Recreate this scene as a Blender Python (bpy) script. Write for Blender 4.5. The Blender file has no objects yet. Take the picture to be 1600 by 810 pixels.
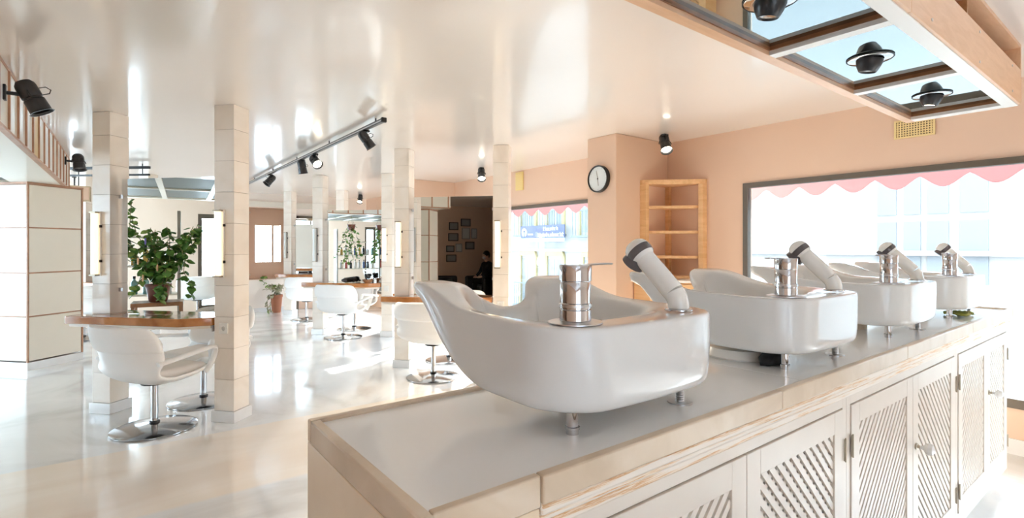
import bpy, bmesh, math, random
from mathutils import Vector, Matrix

random.seed(7)
R = math.radians
S = bpy.context.scene
COL = S.collection

# ------------------------------------------------------------------ camera
FPX, HOR = 810.0, 385.0                       # focal length in pixels, horizon row (1600x810 frame)
CX, CY = 0.6083, 0.7937                       # view direction on the floor
EYE = 1.35
cam_d = bpy.data.cameras.new('camera')
cam = bpy.data.objects.new('camera', cam_d)
COL.objects.link(cam)
cam_d.sensor_width = 36.0
cam_d.lens = 36.0 * FPX / 1600.0
cam_d.shift_y = -(405.0 - HOR) / 1600.0
cam_d.clip_start = 0.02
cam.location = (0, 0, EYE)
cam.rotation_euler = (R(90), 0, math.atan2(CY, CX) - R(90))
S.camera = cam

# ------------------------------------------------------------------ world, sun, exposure
w = bpy.data.worlds.new('sky'); S.world = w; w.use_nodes = True
bg = w.node_tree.nodes['Background']
bg.inputs[0].default_value = (0.685, 0.84, 1.0, 1)
bg.inputs[1].default_value = 4.0
sun_d = bpy.data.lights.new('sun', 'SUN'); sun = bpy.data.objects.new('sun', sun_d); COL.objects.link(sun)
sun_d.energy = 6.0; sun_d.color = (1, 0.97, 0.93); sun_d.angle = R(0.6)
SUN_TO = Vector((0.84, 0.54, 0.55)).normalized()
sun.rotation_euler = SUN_TO.to_track_quat('Z', 'Y').to_euler()
sun.location = (9, 6, 6)
S.view_settings.view_transform = 'Standard'
S.view_settings.look = 'None'
S.view_settings.gamma = 1.0
S.view_settings.use_curve_mapping = False
S.view_settings.exposure = 2.15
try:
    S.cycles.use_denoising = True
    S.cycles.max_bounces = 14
    S.cycles.diffuse_bounces = 8
    S.cycles.glossy_bounces = 8
    S.cycles.transparent_max_bounces = 16
    S.cycles.sample_clamp_indirect = 8.0
    S.cycles.caustics_reflective = False
    S.cycles.caustics_refractive = False
except Exception:
    pass

# ------------------------------------------------------------------ room measures
SZ0 = 2.05
XR, XL, YB, YF, ZC = 4.63, -7.2, 11.6, -2.5, 2.437
WIN = [('1', -1.3, 2.51), ('2', 3.74, 7.64), ('3', 8.05, 11.3)]
WZ0, WZ1 = 0.30, 1.93
for n, y0, y1 in WIN:                         # light portals in the real window openings
    d = bpy.data.lights.new('window_daylight', 'AREA'); o = bpy.data.objects.new('window_daylight', d); COL.objects.link(o)
    d.shape = 'RECTANGLE'; d.size = y1 - y0; d.size_y = WZ1 - WZ0
    o.location = (XR + 0.12, (y0 + y1) / 2, (WZ0 + WZ1) / 2)
    o.rotation_euler = (R(90), 0, R(90))
    d.cycles.is_portal = True
FW = (-1.85, 0.35, 0.10, 2.30)                  # unseen shop window added behind the camera for fill light, blinds drawn
d = bpy.data.lights.new('window_daylight', 'AREA'); o = bpy.data.objects.new('window_daylight', d); COL.objects.link(o)
d.shape = 'RECTANGLE'; d.size = FW[1] - FW[0] + .4; d.size_y = FW[3] - FW[2] + .4
o.location = ((FW[0] + FW[1]) / 2, YF - .22, (FW[2] + FW[3]) / 2); o.rotation_euler = (R(90), 0, 0)
d.cycles.is_portal = True
SW = (5.95, 11.4, 0.08, 2.38)                   # unseen window band added in the left wall to brighten the deep room
d = bpy.data.lights.new('window_daylight', 'AREA'); o = bpy.data.objects.new('window_daylight', d); COL.objects.link(o)
d.shape = 'RECTANGLE'; d.size = SW[1] - SW[0]; d.size_y = SW[3] - SW[2]
o.location = (XL - .12, (SW[0] + SW[1]) / 2, (SW[2] + SW[3]) / 2); o.rotation_euler = (R(90), 0, R(-90))
d.cycles.is_portal = True
RW = (-6.9, -2.9, 0.08, 2.38)                  # back wall window band left of the panelled column, added for more light
d = bpy.data.lights.new('window_daylight', 'AREA'); o = bpy.data.objects.new('window_daylight', d); COL.objects.link(o)
d.shape = 'RECTANGLE'; d.size = RW[1] - RW[0]; d.size_y = RW[3] - RW[2]
o.location = ((RW[0] + RW[1]) / 2, YB + .25, (RW[2] + RW[3]) / 2); o.rotation_euler = (R(90), 0, R(180))
d.cycles.is_portal = True

# ------------------------------------------------------------------ materials
M = {}
def mat(name, col, rough=0.5, metal=0.0, coat=0.0, coat_r=0.05, spec=0.5, emit=None, es=0.0, trans=0.0, sub=0.0):
    m = bpy.data.materials.new(name); m.use_nodes = True
    p = m.node_tree.nodes['Principled BSDF']
    p.inputs['Base Color'].default_value = (*col, 1)
    p.inputs['Roughness'].default_value = rough
    p.inputs['Metallic'].default_value = metal
    p.inputs['Coat Weight'].default_value = coat
    p.inputs['Coat Roughness'].default_value = coat_r
    p.inputs['Specular IOR Level'].default_value = spec
    p.inputs['Transmission Weight'].default_value = trans
    if emit:
        p.inputs['Emission Color'].default_value = (*emit, 1)
        p.inputs['Emission Strength'].default_value = es
    M[name] = m
    return m
def nodes(m):
    nt = m.node_tree
    return nt, nt.nodes, nt.links, nt.nodes['Principled BSDF']
def ramp(N, stops):
    r = N.new('ShaderNodeValToRGB')
    e = r.color_ramp.elements
    while len(e) < len(stops): e.new(0.5)
    for el, (p, c) in zip(e, stops):
        el.position = p; el.color = (*c, 1)
    return r
def coords(N, L, scale=(1, 1, 1), rand=False, kind='Object'):
    t = N.new('ShaderNodeTexCoord'); mp = N.new('ShaderNodeMapping'); mp.inputs['Scale'].default_value = scale
    L.new(t.outputs[kind], mp.inputs['Vector'])
    if rand:
        oi = N.new('ShaderNodeObjectInfo'); mul = N.new('ShaderNodeMath'); mul.operation = 'MULTIPLY'; mul.inputs[1].default_value = 37.0
        L.new(oi.outputs['Random'], mul.inputs[0]); L.new(mul.outputs[0], mp.inputs['Location'])
    return mp
def bump(m, scale, strength, dist=0.01, sc=(1, 1, 1)):
    nt, N, L, p = nodes(m)
    mp = coords(N, L, sc); n = N.new('ShaderNodeTexNoise'); n.inputs['Scale'].default_value = scale; n.inputs['Detail'].default_value = 3
    b = N.new('ShaderNodeBump'); b.inputs['Strength'].default_value = strength; b.inputs['Distance'].default_value = dist
    L.new(mp.outputs[0], n.inputs['Vector']); L.new(n.outputs['Fac'], b.inputs['Height']); L.new(b.outputs[0], p.inputs['Normal'])
    return m
def mottled(name, stops, scale=3.0, detail=4, rough=0.5, sc=(1, 1, 1), rand=False, dist=0.6, **k):
    m = mat(name, stops[0][1], rough, **k)
    nt, N, L, p = nodes(m)
    mp = coords(N, L, sc, rand)
    n = N.new('ShaderNodeTexNoise'); n.inputs['Scale'].default_value = scale; n.inputs['Detail'].default_value = detail; n.inputs['Distortion'].default_value = dist
    r = ramp(N, stops)
    L.new(mp.outputs[0], n.inputs['Vector']); L.new(n.outputs['Fac'], r.inputs[0]); L.new(r.outputs[0], p.inputs['Base Color'])
    return m
def wood(name, c0, c1, sc=(1, 14, 14), rough=0.4, coat=0.0, scale=3.0, rand=True):
    m = mat(name, c0, rough, coat=coat)
    nt, N, L, p = nodes(m)
    mp = coords(N, L, sc, rand)
    n = N.new('ShaderNodeTexNoise'); n.inputs['Scale'].default_value = scale; n.inputs['Detail'].default_value = 6; n.inputs['Distortion'].default_value = 0.8
    r = ramp(N, [(0.32, c0), (0.5, tuple((a + b) / 2 for a, b in zip(c0, c1))), (0.68, c1)])
    b = N.new('ShaderNodeBump'); b.inputs['Strength'].default_value = 0.08; b.inputs['Distance'].default_value = 0.003
    L.new(mp.outputs[0], n.inputs['Vector']); L.new(n.outputs['Fac'], r.inputs[0]); L.new(r.outputs[0], p.inputs['Base Color'])
    L.new(n.outputs['Fac'], b.inputs['Height']); L.new(b.outputs[0], p.inputs['Normal'])
    return m

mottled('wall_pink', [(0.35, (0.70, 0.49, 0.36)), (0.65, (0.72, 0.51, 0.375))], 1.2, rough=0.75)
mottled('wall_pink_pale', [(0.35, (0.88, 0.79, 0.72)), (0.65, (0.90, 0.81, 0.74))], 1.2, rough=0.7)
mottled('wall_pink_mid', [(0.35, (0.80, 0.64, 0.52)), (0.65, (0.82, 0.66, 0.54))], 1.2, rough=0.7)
mottled('niche_tan', [(0.35, (0.62, 0.42, 0.30)), (0.65, (0.66, 0.45, 0.33))], 1.2, rough=0.7)
c = mottled('ceiling_lacquer', [(0.3, (0.80, 0.745, 0.695)), (0.7, (0.83, 0.775, 0.725))], 0.7, rough=0.28, coat=0.7, coat_r=0.10, spec=0.5)
bump(c, 1.3, 0.06, 0.06)
# floor: polished pale marble, beige marble band across the room
def floor_mat():
    m = mat('floor_marble', (0.8, 0.8, 0.8), 0.16, coat=0.6, coat_r=0.05, spec=0.6)
    nt, N, L, p = nodes(m)
    mp = coords(N, L)
    n1 = N.new('ShaderNodeTexNoise'); n1.inputs['Scale'].default_value = 0.9; n1.inputs['Detail'].default_value = 7; n1.inputs['Distortion'].default_value = 2.0
    L.new(mp.outputs[0], n1.inputs['Vector'])
    r1 = ramp(N, [(0.3, (0.62, 0.61, 0.60)), (0.48, (0.78, 0.785, 0.785)), (0.7, (0.86, 0.865, 0.865))])
    L.new(n1.outputs['Fac'], r1.inputs[0])
    mp2 = coords(N, L, (0.5, 1.6, 1))
    n2 = N.new('ShaderNodeTexNoise'); n2.inputs['Scale'].default_value = 1.6; n2.inputs['Detail'].default_value = 6; n2.inputs['Distortion'].default_value = 1.2
    L.new(mp2.outputs[0], n2.inputs['Vector'])
    r2 = ramp(N, [(0.3, (0.83, 0.72, 0.61)), (0.7, (0.90, 0.82, 0.73))])
    L.new(n2.outputs['Fac'], r2.inputs[0])
    sep = N.new('ShaderNodeSeparateXYZ'); t = N.new('ShaderNodeTexCoord'); L.new(t.outputs['Object'], sep.inputs[0])
    def step(lo, hi):
        mr = N.new('ShaderNodeMapRange'); mr.inputs['From Min'].default_value = lo; mr.inputs['From Max'].default_value = hi
        L.new(sep.outputs['Y'], mr.inputs['Value']); return mr
    a, b = step(3.16, 3.2), step(4.26, 4.28)
    sub = N.new('ShaderNodeMath'); sub.operation = 'SUBTRACT'; L.new(a.outputs[0], sub.inputs[0]); L.new(b.outputs[0], sub.inputs[1])
    mx = N.new('ShaderNodeMixRGB'); L.new(sub.outputs[0], mx.inputs[0]); L.new(r1.outputs[0], mx.inputs[1]); L.new(r2.outputs[0], mx.inputs[2])
    L.new(mx.outputs[0], p.inputs['Base Color'])
floor_mat()
mottled('marble_beige', [(0.3, (0.78, 0.62, 0.44)), (0.5, (0.84, 0.69, 0.51)), (0.7, (0.88, 0.75, 0.58))], 2.2, 8, rough=0.28, dist=1.6, coat=0.2)
mottled('marble_edge', [(0.3, (0.60, 0.47, 0.335)), (0.5, (0.67, 0.54, 0.40)), (0.7, (0.73, 0.61, 0.48))], 5, 8, rough=0.3, dist=1.4, rand=True)
mottled('marble_tile', [(0.28, (0.80, 0.71, 0.61)), (0.5, (0.87, 0.785, 0.69)), (0.72, (0.90, 0.84, 0.765))], 2.4, 7, rough=0.3, dist=1.4, rand=True, coat=0.2)
mottled('marble_white', [(0.3, (0.74, 0.73, 0.72)), (0.6, (0.82, 0.815, 0.81))], 1.4, 7, rough=0.12, dist=1.5, coat=0.5)
mottled('marble_top', [(0.3, (0.86, 0.86, 0.855)), (0.65, (0.91, 0.91, 0.905))], 1.3, 7, rough=0.14, dist=1.5, coat=0.4)
mat('grout', (0.42, 0.34, 0.27), 0.8)
mat('porcelain', (0.71, 0.71, 0.70), 0.12, coat=0.25, coat_r=0.03, spec=0.45)
mat('chrome', (0.60, 0.60, 0.62), 0.05, metal=1.0)
mat('steel', (0.62, 0.62, 0.63), 0.28, metal=1.0)
mat('base_chrome', (0.48, 0.48, 0.49), 0.13, metal=1.0)
mat('hose_plastic', (0.85, 0.83, 0.79), 0.22, coat=0.3)
mat('dark_grey', (0.10, 0.085, 0.09), 0.25, coat=0.3)
mat('black', (0.012, 0.012, 0.013), 0.38)
mat('black_satin', (0.025, 0.025, 0.028), 0.3)
mat('rail_grey', (0.10, 0.10, 0.105), 0.35)
mat('mirror', (0.90, 0.925, 0.915), 0.0, metal=1.0)
mat('mirror_blue', (0.48, 0.56, 0.58), 0.02, metal=1.0)
mat('mirror_edge', (0.55, 0.72, 0.66), 0.15)
mat('smoked', (0.12, 0.12, 0.10), 0.5, spec=0.2)
bump(mottled('chair_white', [(0.35, (0.88, 0.88, 0.875)), (0.65, (0.92, 0.92, 0.915))], 3, rough=0.55), 7, 0.25, 0.02, (1, 1, 3.5))
mat('chair_shell', (0.89, 0.885, 0.875), 0.35)
bump(mat('chair_cushion', (0.80, 0.75, 0.70), 0.7), 9, 0.3, 0.02)
wood('table_wood', (0.40, 0.145, 0.04), (0.58, 0.25, 0.08), (2, 2, 2), 0.16, 0.8)
wood('table_edge', (0.46, 0.165, 0.04), (0.66, 0.30, 0.09), (2, 2, 20), 0.25, 0.5)
wood('pine', (0.70, 0.42, 0.20), (0.80, 0.52, 0.28), (1, 1, 9), 0.5)
wood('pine_h', (0.68, 0.40, 0.19), (0.80, 0.51, 0.27), (2, 9, 9), 0.5)
wood('ply', (0.72, 0.43, 0.25), (0.79, 0.50, 0.31), (2, 12, 12), 0.42, 0.25)
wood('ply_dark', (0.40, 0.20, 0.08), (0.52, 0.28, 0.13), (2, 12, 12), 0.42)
wood('trim_brown', (0.24, 0.10, 0.04), (0.36, 0.16, 0.07), (3, 3, 3), 0.3, 0.3)
wood('fin_brown', (0.42, 0.22, 0.13), (0.54, 0.30, 0.19), (3, 3, 3), 0.4)
wood('orange_wood', (0.60, 0.27, 0.07), (0.72, 0.36, 0.12), (2, 9, 9), 0.4)
mat('white_paint', (0.84, 0.81, 0.77), 0.38, coat=0.15)
mottled('cabinet_paint', [(0.3, (0.72, 0.65, 0.575)), (0.7, (0.77, 0.705, 0.63))], 4, rough=0.42, rand=True, coat=0.1)
mat('cabinet_inside', (0.36, 0.26, 0.18), 0.8)
# worn moulding: white paint rubbed through to orange wood along the length
m = mat('worn_moulding', (0.84, 0.78, 0.7), 0.5)
nt, N, L, p = nodes(m)
mp = coords(N, L, (2.2, 60, 60)); n = N.new('ShaderNodeTexNoise'); n.inputs['Scale'].default_value = 1.4; n.inputs['Detail'].default_value = 8; n.inputs['Roughness'].default_value = 0.7
r = ramp(N, [(0.50, (0.84, 0.77, 0.69)), (0.56, (0.80, 0.62, 0.44)), (0.60, (0.62, 0.33, 0.13)), (0.64, (0.82, 0.70, 0.57))])
L.new(mp.outputs[0], n.inputs['Vector']); L.new(n.outputs['Fac'], r.inputs[0]); L.new(r.outputs[0], p.inputs['Base Color'])
mottled('panel_cream', [(0.3, (0.78, 0.715, 0.61)), (0.7, (0.83, 0.77, 0.67))], 1.2, rough=0.35, rand=True, coat=0.2)
mat('soffit_cream', (0.80, 0.75, 0.66), 0.4, coat=0.2)
mat('panel_gold', (0.72, 0.52, 0.26), 0.4)
mat('panel_white', (0.84, 0.83, 0.80), 0.35)
mat('frame_bronze', (0.115, 0.09, 0.065), 0.45)
mat('lamp_tube', (1, 0.9, 0.7), 0.4, emit=(1.0, 0.83, 0.58), es=0.27)
mat('tube_off', (0.74, 0.78, 0.76), 0.2, coat=0.5)
mat('lens_lit', (1, 0.95, 0.85), 0.3, emit=(1.0, 0.88, 0.68), es=6)
mat('lens_off', (0.45, 0.42, 0.40), 0.15, metal=0.8)
mat('clock_face', (0.72, 0.75, 0.75), 0.3)
mat('vent_yellow', (0.76, 0.58, 0.28), 0.5)
mat('vent_box', (0.80, 0.62, 0.26), 0.5)
mat('hole_dark', (0.10, 0.07, 0.04), 0.8)
mat('outlet', (0.82, 0.79, 0.74), 0.35)
mat('brass', (0.46, 0.40, 0.31), 0.4, metal=0.7)
mat('tan_box', (0.50, 0.37, 0.24), 0.6)
mat('glove_green', (0.30, 0.30, 0.05), 0.7)
mat('rag_black', (0.03, 0.03, 0.032), 0.8)
mat('terracotta', (0.40, 0.15, 0.08), 0.7)
mat('leaf', (0.11, 0.25, 0.05), 0.45)
mat('leaf_light', (0.27, 0.40, 0.10), 0.45)
mat('leaf_dry', (0.42, 0.40, 0.27), 0.6)
mat('stem', (0.22, 0.20, 0.09), 0.6)
mat('petal_purple', (0.28, 0.22, 0.75), 0.5)
mat('petal_peach', (0.85, 0.50, 0.30), 0.5)
mat('pot_red', (0.20, 0.06, 0.04), 0.4)
mat('photo_grey', (0.33, 0.32, 0.30), 0.35)
mat('photo_pale', (0.62, 0.60, 0.57), 0.4)
mat('frame_dark', (0.06, 0.045, 0.035), 0.4)
mat('frame_grey', (0.36, 0.33, 0.30), 0.4)
mat('cloth_dark', (0.018, 0.019, 0.026), 0.85)
mat('skin', (0.62, 0.38, 0.28), 0.55)
mat('hair', (0.02, 0.014, 0.01), 0.5)
mat('mask_pale', (0.62, 0.58, 0.58), 0.8)
mat('leather', (0.014, 0.014, 0.016), 0.4)
mat('door_tan', (0.60, 0.43, 0.33), 0.5)
mat('facade', (0.34, 0.34, 0.335), 0.9)
mat('facade_yellow', (0.34, 0.29, 0.15), 0.9)
mat('facade_glass', (0.15, 0.175, 0.19), 0.3)
mat('facade_blind', (0.185, 0.205, 0.22), 0.5)
mat('iron', (0.11, 0.14, 0.15), 0.6)
mat('sign_blue', (0.03, 0.044, 0.11), 0.5)
mat('sign_pale', (0.25, 0.32, 0.38), 0.5)
mat('sign_white', (0.42, 0.43, 0.44), 0.5)
mat('street', (0.45, 0.45, 0.45), 0.9)
# glass panes: clear with a weak mirror reflection
m = bpy.data.materials.new('pane'); m.use_nodes = True; M['pane'] = m
nt = m.node_tree; N, L = nt.nodes, nt.links; N.clear()
out = N.new('ShaderNodeOutputMaterial'); mx = N.new('ShaderNodeMixShader'); tr = N.new('ShaderNodeBsdfTransparent'); gl = N.new('ShaderNodeBsdfGlossy'); gl.inputs['Roughness'].default_value = 0.02
fr = N.new('ShaderNodeFresnel'); fr.inputs['IOR'].default_value = 1.25
tr.inputs[0].default_value = (0.95, 0.98, 0.98, 1)
L.new(fr.outputs[0], mx.inputs[0]); L.new(tr.outputs[0], mx.inputs[1]); L.new(gl.outputs[0], mx.inputs[2]); L.new(mx.outputs[0], out.inputs[0])
# thin cloths that let daylight through
def translucent(name, col, f):
    m = bpy.data.materials.new(name); m.use_nodes = True; M[name] = m
    nt = m.node_tree; N, L = nt.nodes, nt.links; N.clear()
    out = N.new('ShaderNodeOutputMaterial'); mx = N.new('ShaderNodeMixShader'); a = N.new('ShaderNodeBsdfDiffuse'); b = N.new('ShaderNodeBsdfTranslucent')
    a.inputs[0].default_value = (*col, 1); b.inputs[0].default_value = (*col, 1); mx.inputs[0].default_value = f
    L.new(a.outputs[0], mx.inputs[1]); L.new(b.outputs[0], mx.inputs[2]); L.new(mx.outputs[0], out.inputs[0])
translucent('awning_cloth', (0.52, 0.34, 0.34), 0.5)
translucent('blind_thick', (0.85, 0.85, 0.85), 0.46)
translucent('blind', (0.88, 0.89, 0.90), 0.65)

# ------------------------------------------------------------------ mesh helpers
class MB:
    def __init__(s): s.v = []; s.f = []
    def add(s, vs, fs):
        o = len(s.v); s.v += [tuple(x) for x in vs]; s.f += [tuple(i + o for i in f) for f in fs]; return s
    def box(s, x0, x1, y0, y1, z0, z1, mx=None):
        vs = [Vector((x, y, z)) for z in (z0, z1) for y in (y0, y1) for x in (x0, x1)]
        if mx is not None: vs = [mx @ q for q in vs]
        return s.add(vs, [(0, 2, 3, 1), (4, 5, 7, 6), (0, 1, 5, 4), (2, 6, 7, 3), (0, 4, 6, 2), (1, 3, 7, 5)])
    def prism(s, poly, z0, z1, mx=None):
        n = len(poly); vs = [Vector((x, y, z)) for z in (z0, z1) for x, y in poly]
        if mx is not None: vs = [mx @ q for q in vs]
        return s.add(vs, [tuple(range(n))[::-1], tuple(range(n, 2 * n))] + [(i, (i + 1) % n, n + (i + 1) % n, n + i) for i in range(n)])
    def lathe(s, prof, seg=24, mx=None, caps=True):
        vs = []; fs = []
        for r_, z in prof:
            for i in range(seg):
                a = 2 * math.pi * i / seg; vs.append(Vector((r_ * math.cos(a), r_ * math.sin(a), z)))
        if mx is not None: vs = [mx @ q for q in vs]
        for j in range(len(prof) - 1):
            for i in range(seg):
                k = (i + 1) % seg; fs.append((j * seg + i, j * seg + k, (j + 1) * seg + k, (j + 1) * seg + i))
        if caps:
            fs.append(tuple(range(seg))[::-1]); o = (len(prof) - 1) * seg; fs.append(tuple(range(o, o + seg)))
        return s.add(vs, fs)
    def cyl(s, p0, p1, r0, r1=None, seg=16):
        p0, p1 = Vector(p0), Vector(p1); d = p1 - p0
        mx = Matrix.Translation(p0) @ d.to_track_quat('Z', 'Y').to_matrix().to_4x4()
        return s.lathe([(r0, 0), (r0 if r1 is None else r1, d.length)], seg, mx)
    def tube(s, path, rx, rz=None, seg=10, side=Vector((1, 0, 0))):
        """sweep an ellipse: rx along `side`, rz across it"""
        rz = rx if rz is None else rz
        P = [Vector(q) for q in path]; vs = []; fs = []
        for i, q in enumerate(P):
            t = (P[min(i + 1, len(P) - 1)] - P[max(i - 1, 0)]).normalized()
            a = side - t * side.dot(t); a = a.normalized() if a.length > 1e-5 else t.orthogonal().normalized()
            b = t.cross(a)
            for k in range(seg):
                th = 2 * math.pi * k / seg; vs.append(q + a * rx * math.cos(th) + b * rz * math.sin(th))
        for j in range(len(P) - 1):
            for k in range(seg):
                m_ = (k + 1) % seg; fs.append((j * seg + k, j * seg + m_, (j + 1) * seg + m_, (j + 1) * seg + k))
        fs.append(tuple(range(seg))[::-1]); o = (len(P) - 1) * seg; fs.append(tuple(range(o, o + seg)))
        return s.add(vs, fs)
    def ball(s, c, r_, seg=14, rings=8, sc=(1, 1, 1)):
        prof = [(max(1e-4, r_ * math.sin(math.pi * i / rings)), -r_ * math.cos(math.pi * i / rings)) for i in range(rings + 1)]
        return s.lathe(prof, seg, Matrix.Translation(Vector(c)) @ Matrix.Diagonal((*sc, 1)))
    def mesh(s, name, material, smooth=False, angle=35):
        me = bpy.data.meshes.new(name); me.from_pydata(s.v, [], s.f); me.validate(); me.update()
        bm = bmesh.new(); bm.from_mesh(me); bmesh.ops.recalc_face_normals(bm, faces=bm.faces); bm.to_mesh(me); bm.free()
        if material: me.materials.append(M[material] if isinstance(material, str) else material)
        if smooth:
            for p_ in me.polygons: p_.use_smooth = True
            me.set_sharp_from_angle(angle=R(angle))
        return me
    def build(s, name, material, parent=None, smooth=False, bevel=0, angle=35, sub=0, seg=2):
        o = put(name, s.mesh(name, material, smooth, angle), parent)
        if bevel:
            b = o.modifiers.new('b', 'BEVEL'); b.width = bevel; b.segments = seg; b.limit_method = 'ANGLE'; b.angle_limit = R(40)
            for p_ in o.data.polygons: p_.use_smooth = True
            o.data.set_sharp_from_angle(angle=R(60))
        if sub:
            q = o.modifiers.new('s', 'SUBSURF'); q.levels = sub; q.render_levels = sub
        return o
def put(name, me, parent=None, loc=(0, 0, 0), rot=(0, 0, 0), scale=None):
    o = bpy.data.objects.new(name, me); COL.objects.link(o); o.parent = parent; o.location = loc; o.rotation_euler = rot
    if scale: o.scale = scale
    return o
def tag(o, label, cat, group=None):
    o['label'] = label; o['category'] = cat
    if group: o['group'] = group
    return o
def thing(name, label, cat, loc=(0, 0, 0), rz=0, group=None):
    o = bpy.data.objects.new(name, None); COL.objects.link(o); o.location = loc; o.rotation_euler = (0, 0, rz); o.empty_display_size = 0.1
    return tag(o, label, cat, group)
def struct(o): o['kind'] = 'structure'; return o
def copy_tree(o, parent=None):
    c_ = o.copy(); COL.objects.link(c_); c_.parent = parent
    for ch in list(o.children): copy_tree(ch, c_)
    return c_
def dup(o, loc, rz, label, group=None):
    c_ = copy_tree(o); c_.location = loc; c_.rotation_euler = (0, 0, rz); c_['label'] = label
    if group: c_['group'] = group
    return c_
def smooth01(a, b, x):
    t = min(1, max(0, (x - a) / (b - a))); return t * t * (3 - 2 * t)

# ================================================================== SETTING
struct(MB().box(XL - .2, XR + .15, YF - .2, YB + .3, -0.12, 0).build('floor', 'floor_marble'))
struct(MB().box(XL - .2, XR + .15, YF - .2, YB + .3, ZC, ZC + .1).build('ceiling', 'ceiling_lacquer'))
# right wall with three window openings
wb = MB(); ys = [YF - .2]
for n, y0, y1 in WIN: ys += [y0, y1]
ys.append(YB + .3)
for i in range(0, len(ys), 2): wb.box(XR, XR + .15, ys[i], ys[i + 1], 0, ZC)
for n, y0, y1 in WIN:
    wb.box(XR, XR + .15, y0, y1, 0, WZ0); wb.box(XR, XR + .15, y0, y1, WZ1, ZC)
struct(wb.build('wall_right', 'wall_pink'))
for (y0, y1), nm in (((3.34, 3.72), 'trim_1'), ((7.65, 8.03), 'trim_2')):
    struct(MB().box(3.82, XR, y0, y1, 0, ZC).build('wall_pier' if 0 else nm, 'wall_pink', bevel=0.006))
for n, y0, y1 in WIN:
    fr_ = MB(); t = .045
    x0, x1 = XR - .015, XR + .05
    wr = put('window_' + n, fr_.box(x0, x1, y0, y1, WZ1 - t, WZ1).box(x0, x1, y0, y1, WZ0, WZ0 + .06).box(x0, x1, y0, y0 + t, WZ0 + .06, WZ1 - t).box(x0, x1, y1 - t, y1, WZ0 + .06, WZ1 - t).mesh('window_frame', 'frame_bronze'))
    struct(wr)
    MB().box(XR + .015, XR + .021, y0 + t, y1 - t, WZ0 + .06, WZ1 - t).build('pane', 'pane', wr)
struct(MB().box(XR - .012, XR, -2.4, 3.34, 0, .10).box(XR - .012, XR, 3.72, 7.65, 0, .1).build('baseboard_right', 'marble_white'))
# back wall: niche with blind window, door, small far window
BW = (2.29, 2.87, 0.98, 1.83)          # window opening in the niche
LW = (-0.95, -0.25, 0.75, 1.68)        # small window seen past the first column
NX0, NX1, NZ0, NZ1 = 2.13, 3.02, 0.66, 2.15
bw = MB()
for x0, x1, z0, z1 in ((XL - .2, RW[0], 0, ZC), (RW[0], RW[1], 0, RW[2]), (RW[0], RW[1], RW[3], ZC), (RW[1], LW[0], 0, ZC), (LW[0], LW[1], 0, LW[2]), (LW[0], LW[1], LW[3], ZC), (LW[1], NX0, 0, ZC), (NX0, NX1, 0, NZ0), (NX0, NX1, NZ1, ZC), (NX1, XR + .15, 0, ZC)):
    bw.box(x0, x1, YB, YB + .3, z0, z1)
struct(bw.build('wall_back', 'wall_pink_pale'))
nb = MB(); ny = YB + .24
nb.box(NX0, BW[0], ny, ny + .06, NZ0, NZ1).box(BW[1], NX1, ny, ny + .06, NZ0, NZ1).box(BW[0], BW[1], ny, ny + .06, NZ0, BW[2]).box(BW[0], BW[1], ny, ny + .06, BW[3], NZ1)
nb.box(NX0, NX0 + .012, YB + .001, ny, NZ0, NZ1).box(NX1 - .012, NX1, YB + .001, ny, NZ0, NZ1).box(NX0, NX1, YB + .001, ny, NZ1 - .012, NZ1).box(NX0, NX1, YB - .01, ny, NZ0, NZ0 + .015)
struct(nb.build('trim_3', 'niche_tan'))
struct(MB().box(1.6, 4.1, YB - .06, YB, 2.16, 2.27).build('trim_4', 'soffit_cream'))
def small_window(num, B, y, fm):
    t = .035
    o = MB().box(B[0], B[1], y - .02, y + .03, B[3] - t, B[3]).box(B[0], B[1], y - .02, y + .03, B[2], B[2] + t).box(B[0], B[0] + t, y - .02, y + .03, B[2] + t, B[3] - t).box(B[1] - t, B[1], y - .02, y + .03, B[2] + t, B[3] - t).build('window_' + num, fm)
    xm = B[0] + (B[1] - B[0]) * .66
    MB().box(xm - .015, xm + .015, y - .018, y + .028, B[2] + t, B[3] - t).build('mullion', fm, o)
    MB().box(B[0] + t, xm - .015, y, y + .006, B[2] + t, B[3] - t).build('pane', 'pane', o)
    MB().box(xm + .015, B[1] - t, y, y + .006, B[2] + t, B[3] - t).build('pane', 'pane', o)
    return struct(o)
small_window('4', BW, ny + .03, 'niche_tan')
bl = thing('vertical_blind', 'white vertical slat blind drawn across the niche window at the far wall', 'blind', (BW[0] + .04, ny + .10, BW[2]))
MB().box(0, BW[1] - BW[0] - .08, -.01, .02, .80, .835).build('head_rail', 'white_paint', bl)
sm = MB().box(-.022, .022, -.001, .001, 0.01, .80).mesh('slat', 'blind')
for i in range(11): put('slat', sm, bl, (.025 + i * .045, 0.005, 0), (0, 0, R(22)))
small_window('5', LW, YB + .1, 'frame_bronze')
struct(MB().box(LW[0] - .1, LW[1] + .1, YB - .05, YB, LW[3], LW[3] + .19).build('trim_5', 'orange_wood'))
do = struct(MB().box(3.12, 3.72, YB - .03, YB, 0.01, 1.95).build('door_1', 'door_tan'))
MB().box(3.08, 3.12, YB - .04, YB, 0, 2.0).box(3.72, 3.76, YB - .04, YB, 0, 2.0).box(3.08, 3.76, YB - .04, YB, 1.95, 2.0).build('door_frame', 'frame_bronze', do)
struct(MB().box(-.2, 3.08, YB - .012, YB, 0, .08).build('baseboard_back', 'marble_white'))
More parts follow.
